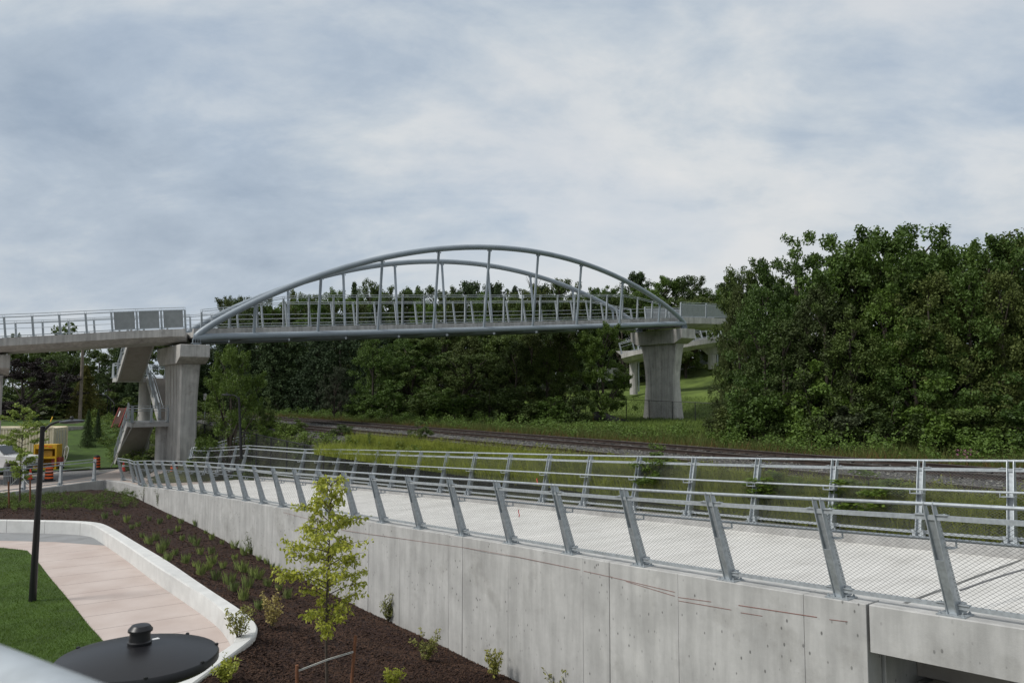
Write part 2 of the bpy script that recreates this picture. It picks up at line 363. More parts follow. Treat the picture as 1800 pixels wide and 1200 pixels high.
_zg = np.polyfit(far_T, [p[2] - zn(T) for p, T in zip(far_pts, far_T)], 1); zf = lambda T: zn(T) + float(np.clip(np.polyval(_zg, T), -.1, .3))
far_T = [-2.4, -.4, 1.6, 3.6, 5.6] + far_T
far_T = sorted(t for t in far_T if True)
while far_T[-1] < 42: far_T.append(far_T[-1] + 2.0)
far_base = [TL(T, Lf(T), zf(T)) for T in far_T]
TEND = toTL(onL(1522, 1064, lambda T: Ln(T) - .17))[0]

# ------------------------------------------------------------------ ground
PLW = [at(x, y, Y) for x, y, Y in [(252, 855, 43.3), (242, 854, 43.7), (226, 849, 45.0)]] + [onz(x, y, -5.40) for x, y in [(205, 845), (184, 843), (140, 848), (100, 853.5), (50, 860), (0, 866), (-90, 877)]]
_pw = np.array(sorted([tuple(p) for p in PLW]))
def ground_h(T, L):
    T = np.asarray(T, float); L = np.asarray(L, float)
    znv = np.interp(T, np.arange(-30, 60), [zn(t) for t in np.arange(-30, 60)])
    low = np.where(T < 44, np.minimum(znv - .9, -4.3), ZPLAZA - .06)
    rise = sstep(62, 84, T); low = low * (1 - rise) + (-2.75) * rise
    plaza = np.where(L < 10.5, np.where(T < 49, -7.2, low), low)
    plaza = np.where((L >= 9.4) & (T >= 38) & (T < 49), ZPLAZA - .3, plaza)
    up = sstep(15.9, 17.4, L); mid = np.where(L < 15.9, np.where(T > 36, lerp(ZPLAZA - .06, -3.4, sstep(9, 16, L)) * (1 - rise) + (-2.75) * rise, znv - .18), -2.55)
    h = np.where(L < 9, plaza, np.where(T > 49, mid, np.where(L < 15.2, plaza, mid)))
    h = h * (1 - up) + (-2.5) * up
    far = sstep(57, 74, L) * 3.0 + sstep(72, 95, L) * 4.2
    h = h + (-.2) * sstep(26, 34, L) + far * (1 - sstep(95, 140, T)) 
    X = -SA * T + CA * L; Y = CA * T + SA * L; yw = np.interp(X, _pw[:, 0], _pw[:, 1])
    h = np.where((Y < yw + 1.1) & (X < -20.5) & (X > -80) & (T < 70), -7.2, h)
    return h
def make_ground():
    Ts = np.r_[np.linspace(-1200, -60, 12), np.linspace(-50, 140, 191), np.linspace(160, 1500, 16)]
    Ls = np.r_[np.linspace(-1200, -60, 12), np.linspace(-50, 110, 161), np.linspace(130, 1500, 16)]
    TT, LL = np.meshgrid(Ts, Ls, indexing='ij'); Z = ground_h(TT, LL)
    rng = np.random.default_rng(3); Z = Z + rng.normal(0, .03, Z.shape)
    P = np.stack([-SA * TT + CA * LL, CA * TT + SA * LL, Z], -1).reshape(-1, 3); nL = len(Ls)
    f = [(i * nL + j, i * nL + j + 1, (i + 1) * nL + j + 1, (i + 1) * nL + j) for i in range(len(Ts) - 1) for j in range(nL - 1)]
    f = [q[::-1] for q in f]
    m = MB(); m.v = [tuple(p) for p in P]; m.f = f
    o = m.build('ground', 'soil_weeds'); structure(o)
make_ground()
def sheet(name, pts, mat, smooth=False):
    m = MB(); a = [np.array(p, float) for p in pts]
    area = sum(a[i][0] * a[(i + 1) % len(a)][1] - a[(i + 1) % len(a)][0] * a[i][1] for i in range(len(a)))
    m.poly(a if area > 0 else a[::-1]); return structure(m.build(name, mat, smooth=False))
def flat(px, z): return [onz(x, y, z) for x, y in px]
paving_material()
sheet('grey_paving', flat([(-120, 950), (0, 949.5), (99, 952), (190, 958.5), (195, 925), (-120, 925)], ZP + .004), 'grey_paving')
lawn_px = [(-140, 958), (0, 961.5), (48, 967), (64.5, 984), (90, 1017), (123, 1056), (156, 1098), (181.5, 1126), (215, 1170), (240, 1260), (-500, 1260)]
def lawn():
    pts = flat(lawn_px, ZP + .02); base = [p - np.array([0, 0, .12]) for p in pts]; n = len(pts)
    m = MB().add(pts + base, [tuple(range(n))[::-1]] + [(i, (i + 1) % n, n + (i + 1) % n, n + i) for i in range(n)])
    structure(m.build('lawn', 'lawn', smooth=False)); return pts
lawn_pts = lawn()
def inside(P, poly):
    poly = np.array(poly)[:, :2]; x, y = P[:, 0], P[:, 1]; r = np.zeros(len(P), bool); j = len(poly) - 1
    for i in range(len(poly)):
        xi, yi = poly[i]; xj, yj = poly[j]; c = ((yi > y) != (yj > y)) & (x < (xj - xi) * (y - yi) / (yj - yi + 1e-12) + xi); r ^= c; j = i
    return r
def blades(rng, P, h, w, lean=.35):              # triangles standing on P
    n = len(P); a = rng.uniform(0, 2 * np.pi, n); d = np.stack([np.cos(a), np.sin(a), np.zeros(n)], 1)
    hh = (h if np.ndim(h) else np.full(n, h)) * rng.uniform(.6, 1.25, n); b = rng.uniform(0, 2 * np.pi, n)
    tip = P + np.stack([np.cos(b) * hh * lean, np.sin(b) * hh * lean, hh], 1) * rng.uniform(.7, 1, (n, 1))
    V = np.empty((n * 3, 3)); V[0::3] = P - d * w / 2; V[1::3] = P + d * w / 2; V[2::3] = tip; return V
def lawn_blades():
    rng = np.random.default_rng(5); a = np.array(lawn_pts); lo = a.min(0); hi = a.max(0); lo[0] = max(lo[0], -21); 
    P = np.stack([rng.uniform(lo[0], hi[0], 260000), rng.uniform(13, hi[1], 260000), np.full(260000, ZP + .02)], 1); P = P[inside(P, lawn_pts)]
    P = P[rng.random(len(P)) < np.clip(17 / P[:, 1], 0, 1) ** 2][:150000]
    tag(link('lawn_grass', fast_mesh('lawn_grass', blades(rng, P, .055, .012, .6), 3, 'grass_blade')), 'short mown green grass of the lawn below the lamp post', 'grass', kind='stuff')
lawn_blades()
# plaza, asphalt and far lawns
sheet('asphalt_strip', flat([(0, 852), (100, 846), (165, 836), (216, 822), (300, 823), (330, 826), (330, 813), (200, 815), (150, 824), (60, 836), (0, 843)], ZPLAZA + .004), 'asphalt')
def strip_sheet(name, mat, T0, T1, L0, L1, dz, nT=40, nL=14):
    Ts = np.linspace(T0, T1, nT); Ls = np.linspace(L0, L1, nL); TT, LL = np.meshgrid(Ts, Ls, indexing='ij'); Z = ground_h(TT, LL) + dz
    m = MB(); m.v = [tuple(TL(t, q, z)) for t, q, z in zip(TT.ravel(), LL.ravel(), Z.ravel())]
    m.f = [(i * nL + j, (i + 1) * nL + j, (i + 1) * nL + j + 1, i * nL + j + 1)[::-1] for i in range(nT - 1) for j in range(nL - 1)]
    m.f = [q[::-1] for q in m.f]
    return structure(m.build(name, mat))
strip_sheet('bank_lawn', 'lawn', 61, 88, -30, 11.5, .16, 54, 84)
strip_sheet('meadow', 'meadow', -30, 90, 40, 100, .16, 120, 60)

# ------------------------------------------------------------------ concrete ramp
def profile_strip(m, Ts, Lin, Lout, ztop, zbot):
    for a, b in zip(Ts[:-1], Ts[1:]):
        q = lambda T, L, z: TL(T, L, z)
        m.hexa([q(a, Lin(a), zbot(a)), q(a, Lout(a), zbot(a)), q(b, Lout(b), zbot(b)), q(b, Lin(b), zbot(b))],
               [q(a, Lin(a), ztop(a)), q(a, Lout(a), ztop(a)), q(b, Lout(b), ztop(b)), q(b, Lin(b), ztop(b))])
def strip_mesh(m, Ts, sec):                       # sec(T) -> closed loop of points
    secs = [sec(T) for T in Ts]; n = len(secs[0]); vs = [p for s_ in secs for p in s_]; fs = []
    for i in range(len(Ts) - 1):
        for k in range(n): fs.append((i * n + k, i * n + (k + 1) % n, (i + 1) * n + (k + 1) % n, (i + 1) * n + k))
    fs += [tuple(range(n))[::-1], tuple((len(Ts) - 1) * n + k for k in range(n))]; m.add(vs, fs)
OUT = lambda T: Ln(T) - .17
INN = lambda T: Ln(T) + .20
def rect_sec(Lin, Lout, zt, zb): return lambda T: [TL(T, Lin(T), zb(T)), TL(T, Lout(T), zb(T)), TL(T, Lout(T), zt(T)), TL(T, Lin(T), zt(T))]
ramp = thing('concrete_ramp', 'long pale concrete ramp with a stained side wall, sloping down to the plaza', 'ramp', TL(20, 10, -7.2))
def ramp_parts():
    joint_px = [(1409, 0), (1190, 0), (1070, 1), (1024, 0), (893, 0), (813, 1), (789, 0), (703, 0), (648, 1), (600, 0), (531, 0), (478, 0), (443, 1), (376, 1), (322, 1), (298, 0)]
    js = sorted([(toTL(onL(x, 950, OUT))[0], s) for x, s in joint_px]); TL_END = 46.0
    edges = [(TEND, 0)] + js + [(TL_END, 0)]
    m = MB()
    for (a, sa), (b, sb) in zip(edges[:-1], edges[1:]):
        a2 = a + (.009 if sa else .003); b2 = b - (.009 if sb else .003)
        Ts = np.linspace(a2, b2, max(2, int((b2 - a2) / 1.0) + 2))
        strip_mesh(m, Ts, rect_sec(OUT, INN, zn, lambda T: -7.3))
    m.build('side_wall', 'concrete_wall', ramp, bevel=.012)
    m = MB(); Ts = np.linspace(TEND + .05, TL_END - .05, 50)
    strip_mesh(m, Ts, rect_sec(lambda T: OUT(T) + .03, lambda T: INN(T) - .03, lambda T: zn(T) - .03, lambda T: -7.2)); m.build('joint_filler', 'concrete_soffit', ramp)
    m = MB(); Ts = np.linspace(TEND + .03, TL_END, 50)
    strip_mesh(m, Ts, lambda T: [TL(T, INN(T) + .002, zn(T) - .5), TL(T, Lf(T) - .203, zf(T) - .55), TL(T, Lf(T) - .203, zf(T) - .2), TL(T, INN(T) + .002, zn(T) - .17)])
    m.build('walkway', 'concrete_deck', ramp)
    m = MB(); Ts = np.linspace(-9, 43, 54)
    strip_mesh(m, Ts, rect_sec(lambda T: Lf(T) - .2, lambda T: Lf(T) + .2, zf, lambda T: zf(T) - 1.6)); m.build('far_kerb', 'concrete', ramp, bevel=.012)
    # red layout lines snapped on the wall
    for pts in ([(600, 931), (704, 946), (860, 968), (1020, 1001)], [(1026, 1003), (1068, 1012), (1186, 1040)], [(1100, 1021), (1186, 1047)], [(1192, 1049), (1250, 1057)], [(1192, 1055), (1285, 1071)], [(1298, 1063), (1436, 1084)], [(1302, 1076), (1340, 1082)], [(1458, 1088), (1490, 1092)], [(498, 900), (600, 927)]):
        m = MB(); P = [onL(x, y, lambda T: OUT(T) - .004) for x, y in pts]; P = resample(P, 6); w = .0035 if pts[0][0] not in (1298,) else .005
        nvec = TL(0, -1, 0)
        m.sweep([p for p in P], [(-.002, -w), (.002, -w), (.002, w), (-.002, w)]); m.build('chalk_line', 'chalk_red', ramp)
ramp_parts()
span = thing('walkway_span', 'concrete walkway slab crossing a dark gap at the end of the ramp wall', 'walkway slab', TL(0, 12, -4))
def span_parts():
    T1 = TEND - .045; m = MB(); Ts = np.linspace(-9, T1, 16)
    strip_mesh(m, Ts, lambda T: [TL(T, OUT(T) + .0, zn(T) - .62), TL(T, OUT(T) + .02, zn(T) - .62), TL(T, INN(T), zn(T) - .62), TL(T, INN(T), zn(T) + .001), TL(T, OUT(T) + .012, zn(T) + .001), TL(T, OUT(T), zn(T) - .012)])
    m.build('edge_beam', 'concrete_wall', span)
    m = MB(); strip_mesh(m, Ts, lambda T: [TL(T, INN(T) + .002, zn(T) - .6), TL(T, Lf(T) - .203, zf(T) - .6), TL(T, Lf(T) - .203, zf(T) - .2), TL(T, INN(T) + .002, zn(T) - .17)])
    m.build('walkway', 'concrete_deck', span)
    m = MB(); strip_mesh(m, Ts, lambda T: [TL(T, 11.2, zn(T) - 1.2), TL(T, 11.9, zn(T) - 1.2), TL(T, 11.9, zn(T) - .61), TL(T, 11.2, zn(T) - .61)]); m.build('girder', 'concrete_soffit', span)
span_parts()
abut = thing('abutment', 'concrete abutment with a bearing ledge under the walkway slab', 'abutment', TL(TEND, 12, -7.3))
def abut_parts():
    a = TEND - .02; m = MB(); zt = zn(a) - .66
    q = lambda T0, T1, L0, L1, z0, z1: m.hexa([TL(T1, L0, z0), TL(T0, L0, z0), TL(T0, L1, z0), TL(T1, L1, z0)], [TL(T1, L0, z1), TL(T0, L0, z1), TL(T0, L1, z1), TL(T1, L1, z1)])
    q(a - .02, a + .5, OUT(a) + .4, 15.0, -7.3, zt - .08); m.build('back_wall', 'concrete_wall', abut)
    m = MB(); q = lambda T0, T1, L0, L1, z0, z1: m.hexa([TL(T1, L0, z0), TL(T0, L0, z0), TL(T0, L1, z0), TL(T1, L1, z0)], [TL(T1, L0, z1), TL(T0, L0, z1), TL(T0, L1, z1), TL(T1, L1, z1)])
    q(a - 1.1, a - .022, OUT(a) + .5, 15.0, -7.3, zt - .62); m.build('bearing_ledge', 'concrete', abut, bevel=.02)
    m = MB(); m.box(TL(a - .5, 11.55, zt - .55), (.5, .5, .12), (-SA, CA, 0), (CA, SA, 0)); m.box(TL(a - .5, 11.0, zt - .55), (.4, .3, .1), (-SA, CA, 0), (CA, SA, 0)); m.build('bearing_pad', 'concrete_soffit', abut)
abut_parts()

# ------------------------------------------------------------------ railings
def post_mesh(H, lean, detail=True):
    """two leaning side plates with a web between them; x runs along the railing, y outward, z up"""
    m = MB(); g = .055; t = .012; k = lean / H
    def plate(x):
        prof = []
        d0, d1 = .10, .052
        for z, d in ((.0, d0), (H - .05, d1)): prof.append((z, d))
        out = [(k * 0 - d0, 0), (k * 0 + d0, 0), (lean * (H - .05) / H + d1, H - .05)]
        for a in range(1, 6):
            an = math.pi * a / 6; out.append((lean + .04 * math.cos(an), H - .012 + .042 * math.sin(an)))
        out.append((lean * (H - .05) / H - d1, H - .05)); n = len(out)
        vs = [(x - t / 2, y, z) for y, z in out] + [(x + t / 2, y, z) for y, z in out]
        m.add(vs, [tuple(range(n)), tuple(range(n, 2 * n))[::-1]] + [(i, n + i, n + (i + 1) % n, (i + 1) % n) for i in range(n)])
    plate(-g); plate(g)
    up = nrm((0, lean, H)); oy = nrm((0, H, -lean))
    zc = .5 * (H - .16); m.box(np.array([0, lean * zc / H + .012, zc]), (2 * g - t, .010, (H - .18)), (1, 0, 0), oy, up)
    if detail:
        m.box(np.array([0, lean * .36 / H + .068, .36]), (2 * g - t - .002, .010, .70), (1, 0, 0), oy, up)
        for z in (.30, .55): m.lathe((g + t / 2, lean * z / H, z), [(.011, 0), (.011, .006)], 6, (1, 0, 0))
        m.box((g + .03, -.03, .10), (.05, .10, .12)); m.box((-g - .03, -.03, .10), (.05, .10, .12))
    return m
def plate_mesh():
    m = MB(); m.box((0, .02, .010), (.34, .27, .020))
    for sx in (-1, 1):
        for sy in (-1, 1): m.lathe((sx * .135, .02 + sy * .10, .02), [(.017, 0), (.017, .022), (.009, .023), (.009, .045)], 6)
    return m
def frames(base):
    out = []
    for i, p in enumerate(base):
        t = base[min(i + 1, len(base) - 1)] - base[max(i - 1, 0)]; out.append(nrm(t))
    return out
def wire_mesh(m, q00, q10, q01, q11, sx, sz, r):
    """diamond mesh of crossing wires in the quad q00-q10 (bottom) / q01-q11 (top)"""
    w = np.linalg.norm(q10 - q00); h = np.linalg.norm(q01 - q00); P = lambda a, b: (q00 * (1 - a / w) + q10 * a / w) * (1 - b / h) + (q01 * (1 - a / w) + q11 * a / w) * b / h
    sl = sz / sx; nv = nrm(np.cross(q10 - q00, q01 - q00)); o0 = None
    for sg in (1, -1):
        c = -math.ceil(h / sl / sx) * sx if sg > 0 else sx / 2; end = w if sg > 0 else w + h / sl
        while c < end:
            b0, b1 = (max(0, -c * sl), min(h, (w - c) * sl)) if sg > 0 else (max(0, (c - w) * sl), min(h, c * sl))
            if b1 - b0 > .02:
                A, B = P(c + sg * b0 / sl, b0), P(c + sg * b1 / sl, b1); d = nrm(B - A); u = np.cross(d, nv)
                o = [nv * r, -nv * .5 * r + u * .87 * r, -nv * .5 * r - u * .87 * r]
                m.add([A + q for q in o] + [B + q for q in o], [(0, 1, 4, 3), (1, 2, 5, 4), (2, 0, 3, 5)])
            c += sx
def railing(name, label, base, outward, H=1.4, lean=.40, mesh=None, handrail=True, detail=True, heights=None, rails=(('upper_rail', .17, .022, .03, 0),), bottom=True, group=None, mat='galvanised', pr=.024, panels=(), vertical=False, hand_z=.92, extra=()):
    """outward(i) -> unit horizontal vector away from the walkway"""
    base = [np.array(p, float) for p in base]; root = thing(name, label, 'railing', base[len(base) // 2], group); fr = frames(base)
    cache = {}; N = len(base); tops = []; ups = []
    for i, p in enumerate(base):
        h = heights[i] if heights is not None else H; t = fr[i]; o = np.array(outward(i), float); o = nrm(o - t * np.dot(o, t)); up = nrm(np.cross(t, o)); 
        if up[2] < 0: up = -up
        if vertical: up = np.array([0, 0, 1.0])
        x = np.cross(o, up); key = round(h, 2); ln = lean * h / H
        if key not in cache:
            a = post_mesh(h, ln, detail).build('post', mat, None, local=True); b = plate_mesh().build('base_plate', mat, None, local=True); b.parent = a
            cache[key] = (a, b); use = (a, b)
        else:
            a = cache[key][0].copy(); b = cache[key][1].copy(); COL.objects.link(a); COL.objects.link(b); b.parent = a; use = (a, b)
        mm = Matrix(((x[0], o[0], up[0], 0), (x[1], o[1], up[1], 0), (x[2], o[2], up[2], 0), (0, 0, 0, 1)))
        a.parent = root; a.matrix_local = Matrix.Translation(Vector(tuple(p - wloc(root)))) @ mm
        tops.append((p, o, up, h, ln, t)); ups.append(up)
    def along(z_from_top=None, z=None, out=0.0):
        r = []
        for p, o, up, h, ln, t in tops:
            zz = z if z is not None else h - z_from_top; r.append(p + up * zz + o * (ln * zz / h + out))
        return r
    MB().tube(along(0.0), pr, 10 if detail else 6).build('top_rail', mat, root)
    def rect(pts, w, hh, nm):
        m = MB(); vs = []
        for q, (p, o, up, h, ln, t) in zip(pts, tops): vs += [q - o * w - up * hh, q + o * w - up * hh, q + o * w + up * hh, q - o * w + up * hh]
        fs = []
        for i in range(N - 1):
            for k in range(4): fs.append((i * 4 + k, i * 4 + (k + 1) % 4, i * 4 + 4 + (k + 1) % 4, i * 4 + 4 + k))
        fs += [(3, 2, 1, 0), tuple((N - 1) * 4 + k for k in range(4))]; m.add(vs, fs)
        if detail:
            for i in range(N):
                p, o, up, h, ln, t = tops[i]
                for sg in (-1, 1):
                    m.box(pts[i] + t * sg * .13 + up * (hh + .006), (.13, .085, .010), t, o, up); m.lathe(pts[i] + t * sg * .15 + up * (hh + .011), [(.014, 0), (.014, .012)], 6, up)
        return m.build(nm, mat, root)
    for nm, dz, w, hh, out in rails: rect(along(dz, out=out), w, hh, nm)
    if bottom: rect(along(z=.11), .025, .025, 'bottom_rail')
    for nm, zz, out, r in extra: MB().tube(along(z=zz, out=out), r, 6).build(nm, mat, root)
    if handrail:
        hp = along(z=hand_z, out=-.24); hr = MB().tube(hp, .021, 10 if detail else 6).build('handrail', mat, root)
        if detail:
            for i in range(N):
                p, o, up, h, ln, t = tops[i]; q = hp[i]; m = MB()
                for sg in (-.11, .11):
                    a = q + t * sg; m.box(a - up * .045, (.012, .03, .075), t, o, up); 
                m.box(q - up * .085 + o * .07, (.25, .16, .010), t, o, up); m.box(q - up * .085 + o * .16, (.12, .10, .012), t, o, up)
                m.build('bracket', mat, hr)
    if mesh:
        sx, sz, r, lim = mesh
        for i in range(N - 1):
            p0, o0, u0, h0, l0, t0 = tops[i]; p1, o1, u1, h1, l1, t1 = tops[i + 1]; f = lim(i) if callable(lim) else 1
            a0, a1 = .13, h0 - .20; e = .075
            pt = lambda p, o, u, l, h, z: p + u * z + o * (l * z / h + .0)
            A, B = pt(p0, o0, u0, l0, h0, a0) + t0 * e, pt(p1, o1, u1, l1, h1, a0) - t1 * e; C, D = pt(p0, o0, u0, l0, h0, a1) + t0 * e, pt(p1, o1, u1, l1, h1, a1) - t1 * e
            m = MB(); wire_mesh(m, A, B, C, D, sx * f, sz * f, r * math.sqrt(f)); m.build('mesh_panel', 'wire', root, smooth=False)
    for i in panels:
        p0, o0, u0, h0, l0, t0 = tops[i]; p1, o1, u1, h1, l1, t1 = tops[i + 1]
        pt = lambda p, o, u, l, h, z: p + u * z + o * (l * z / h)
        A, B, C, D = pt(p0, o0, u0, l0, h0, .14) + t0 * .13, pt(p1, o1, u1, l1, h1, .14) - t1 * .13, pt(p0, o0, u0, l0, h0, h0 - .13) + t0 * .13, pt(p1, o1, u1, l1, h1, h1 - .13) - t1 * .13
        oo = o0 * .012; m = MB(); m.hexa([A - oo, A + oo, B + oo, B - oo], [C - oo, C + oo, D + oo, D - oo]); m.build('panel', 'panel_grey', root, smooth=False)
    return root
outN = lambda i: np.array([-CA, -SA, 0]); outF = lambda i: np.array([CA, SA, 0])
# near railing carries on round the bend to the planter corner
bend_px = [(247, 852, 44.6), (237, 847, 46.2), (217, 843.5, 47.2)]
bend = [at(*q) for q in bend_px]
nb = near_base + bend
def near_out(i):
    if i < len(near_base) - 1: return outN(i)
    t = nb[min(i + 1, len(nb) - 1)] - nb[i - 1]; t = nrm((t[0], t[1], 0)); return np.array([-t[1], t[0], 0])
railing('ramp_railing', 'leaning galvanised mesh railing on the side wall, nearer of the two along the ramp', nb, near_out, 1.4, .40, mesh=(.075, .052, .0020, lambda i: 1.0 if i < 14 else 1.8), group='mesh railings along the ramp')
far_bend_px = [(424, 829, 43.5), (405, 829, 45.0), (383, 830, 45.8), (361, 831, 46.0), (331, 830, 46.2)]
fb = far_base[:-3] + [at(x, y, Y) for x, y, Y in far_bend_px]
fb = [p for p in fb]
def far_out(i):
    if i < len(far_base) - 3: return outF(i)
    t = fb[min(i + 1, len(fb) - 1)] - fb[i - 1]; t = nrm((t[0], t[1], 0)); return np.array([t[1], -t[0], 0])
railing('ramp_railing', 'leaning galvanised mesh railing on the far kerb, beside the railway side of the ramp', fb, far_out, 1.5, .40, mesh=(.075, .052, .0020, lambda i: 1.0 if i < 14 else 1.8), group='mesh railings along the ramp', hand_z=.95)
# left planter wall with its own railing
sheet('plaza', [(p[0], p[1], ZPLAZA) for p in PLW] + [TL(48, -42, ZPLAZA), TL(66, -40, ZPLAZA), TL(66, 9, ZPLAZA), TL(47.5, 14, ZPLAZA), TL(42, 13.6, ZPLAZA), TL(44.6, 8.5, ZPLAZA)], 'plaza')
def planter_wall():
    t = thing('planter_wall', 'low pale concrete wall closing the back of the mulch bed, railing on top', 'wall', PLW[4] - np.array([0, 0, 2]))
    for a, b in ((0, 4), (4, 6), (6, 7), (7, 8), (8, 9)):
        seg = PLW[a:b + 1]; seg = [p.copy() for p in seg]
        if a: seg[0] = seg[0] + nrm(seg[1] - seg[0]) * .006
        m = MB(); m.sweep(seg, [(-.18, -1.6), (.18, -1.6), (.18, 0), (-.18, 0)]); m.build('wall_panel', 'concrete', t, bevel=.012)
    m = MB(); m.sweep([p - np.array([0, 0, .02]) for p in PLW], [(-.15, -1.5), (.15, -1.5), (.15, 0), (-.15, 0)]); m.build('joint_filler', 'concrete_soffit', t)
planter_wall()
def planter_out(i): return np.array([.45, -.9, 0])
railing('planter_railing', 'plain three rail galvanised railing with upright posts on the planter back wall', [onz(x, y, -5.40) for x, y in ((165, 845), (106, 852.5), (41, 861), (-40, 871))], planter_out, 1.35, .02, mesh=None, vertical=True, hand_z=.85)
railing('landing_railing', 'short galvanised railing beside the tall bridge pier and black lamp post', [at(333, 826, 46.8), at(392, 808, 47.5), at(437, 796, 48.3)], lambda i: np.array([.3, -.95, 0]), 1.2, .02, vertical=True, detail=False)

# ------------------------------------------------------------------ arch bridge
BA = np.array([.86, .51, 0]); BA = BA / np.linalg.norm(BA)
NEARN = np.array([BA[1], -BA[0], 0])                            # towards the camera side
PAX = np.array([-SA, CA, 0])                                    # along the tracks, away from the camera
B0 = at(345, 592, 50); BL = 44.6
ch_px = [(345, 592), (553, 588), (755, 582), (928, 577), (1078, 572), (1195, 569)]
def s_of(px):
    lo, hi = -60.0, 110.0
    for _ in range(60):
        m = (lo + hi) / 2; p = B0 + BA * m; x = 900 + F * p[0] / (p[1] * CT + 5 * ST)
        if x < px: lo = m
        else: hi = m
    return lo
_cs = [s_of(x) for x, _ in ch_px]; _cz = [at(x, y, (B0 + BA * s)[1])[2] for (x, y), s in zip(ch_px, _cs)]
_cp = np.polyfit(_cs, _cz, 2); zc = lambda s: float(np.polyval(_cp, s))
WB = 6.0                                                        # distance between the two arches along the pier
def bp(s, off, z): return np.array([B0[0], B0[1], 0]) + BA * s + PAX * off + np.array([0, 0, z])
RISE = 6.75
def arch_pt(s, side):
    k = 4 * s * (BL - s) / BL ** 2; h = RISE * (k * .82 + .18 * math.sqrt(max(k, 0))); ln = .15 * h
    return bp(s, 0 if side == 0 else WB, zc(s)) + np.array([0, 0, h]) + (NEARN if side == 0 else -NEARN) * ln
bridge = thing('arch_bridge', 'grey steel tied arch footbridge spanning the railway between two tall concrete piers', 'bridge', bp(BL / 2, WB / 2, zc(BL / 2) - .3))
HANG = [3.75, 8.27, 12.9, 17.57, 22.16, 26.95, 31.6, 36.5, 41.3]
def bridge_parts():
    for side in (0, 1):
        off = 0 if side == 0 else WB; n = 61
        tie = MB().tube([bp(s, off, zc(s)) for s in np.linspace(-.15, BL + .15, 40)], .235, 18).build('bottom_chord', 'arch_paint', bridge)
        MB().tube([arch_pt(s, side) for s in BL * (.5 - .5 * np.cos(np.linspace(0, np.pi, n)))], .225, 18).build('arch_rib', 'arch_paint', bridge)
        for s in HANG:
            top = arch_pt(s, side); bot = bp(s, off, zc(s)); m = MB(); up = nrm(top - bot); yv = nrm(np.cross(up, BA)); r = .105
            m.tube([bot, top], r, 12); h = m.build('hanger', 'arch_paint', bridge)
            for e in (-1, 1):
                m = MB(); m.box(top - up * .28 + BA * e * .17, (.03, .10, .12), BA, yv, up); m.build('bolt_lug', 'arch_paint', h)
        for s in (-.15, BL + .15): MB().lathe(bp(s, off, zc(s)) - BA * .02, [(.24, 0), (.24, .04)], 18, BA).build('end_cap', 'arch_paint', bridge)
        for s in (.0, BL):
            m = MB(); c = bp(s, off, zc(s))
            for e in (-.22, -.07, .08, .23): m.box(c + BA * e + NEARN * .02 - np.array([0, 0, .26]), (.025, .42, .30), BA, NEARN)
            m.box(c - np.array([0, 0, .43]), (.62, .5, .04), BA, NEARN); m.box(c - np.array([0, 0, .50]), (.40, .40, .10), BA, NEARN)
            m.build('bearing', 'arch_paint', bridge)
    # deck with upstand kerbs
    m = MB(); S = np.linspace(-.05, BL + .05, 40); vs = []; 
    sec = [(.55, .02), (WB - .55, .02), (WB - .55, .62), (WB - .9, .62), (WB - .9, .42), (.9, .42), (.9, .62), (.55, .62)]
    for s in S: vs += [bp(s, o, zc(s) + z) for o, z in sec]
    n = len(sec); fs = []
    for i in range(len(S) - 1):
        for k in range(n): fs.append((i * n + k, i * n + (k + 1) % n, (i + 1) * n + (k + 1) % n, (i + 1) * n + k))
    fs += [tuple(range(n))[::-1], tuple((len(S) - 1) * n + k for k in range(n))]; m.add(vs, fs); m.build('deck', 'concrete_pier', bridge, smooth=False)
    for s in [0.6] + HANG + [BL - .6]:
        m = MB(); m.box(bp(s, WB / 2, zc(s) - .08), (.25, WB - .3, .19), BA, PAX); m.build('floor_beam', 'arch_paint', bridge)
bridge_parts()
def brail(side):
    base = []; hs = []
    for s in np.arange(.5, BL - .2, 1.85):
        base.append(bp(s, .72 if side == 0 else WB - .72, zc(s) + .62)); e = min(s, BL - s); hs.append(1.3 + 1.0 * float(sstep(.5, 7.5, e)))
    o = (lambda i: NEARN) if side == 0 else (lambda i: -NEARN)
    lab = ['tall leaning galvanised railing on the camera side of the arch bridge deck', 'tall leaning galvanised railing on the far side of the arch bridge deck'][side]
    railing('bridge_railing', lab, base, o, 2.3, .36, detail=False, heights=hs, group='railings on the arch bridge', rails=(('upper_rail', .14, .018, .025, 0),), hand_z=.95, extra=(('mid_rail', .62, -.05, .02),))
brail(0); brail(1)
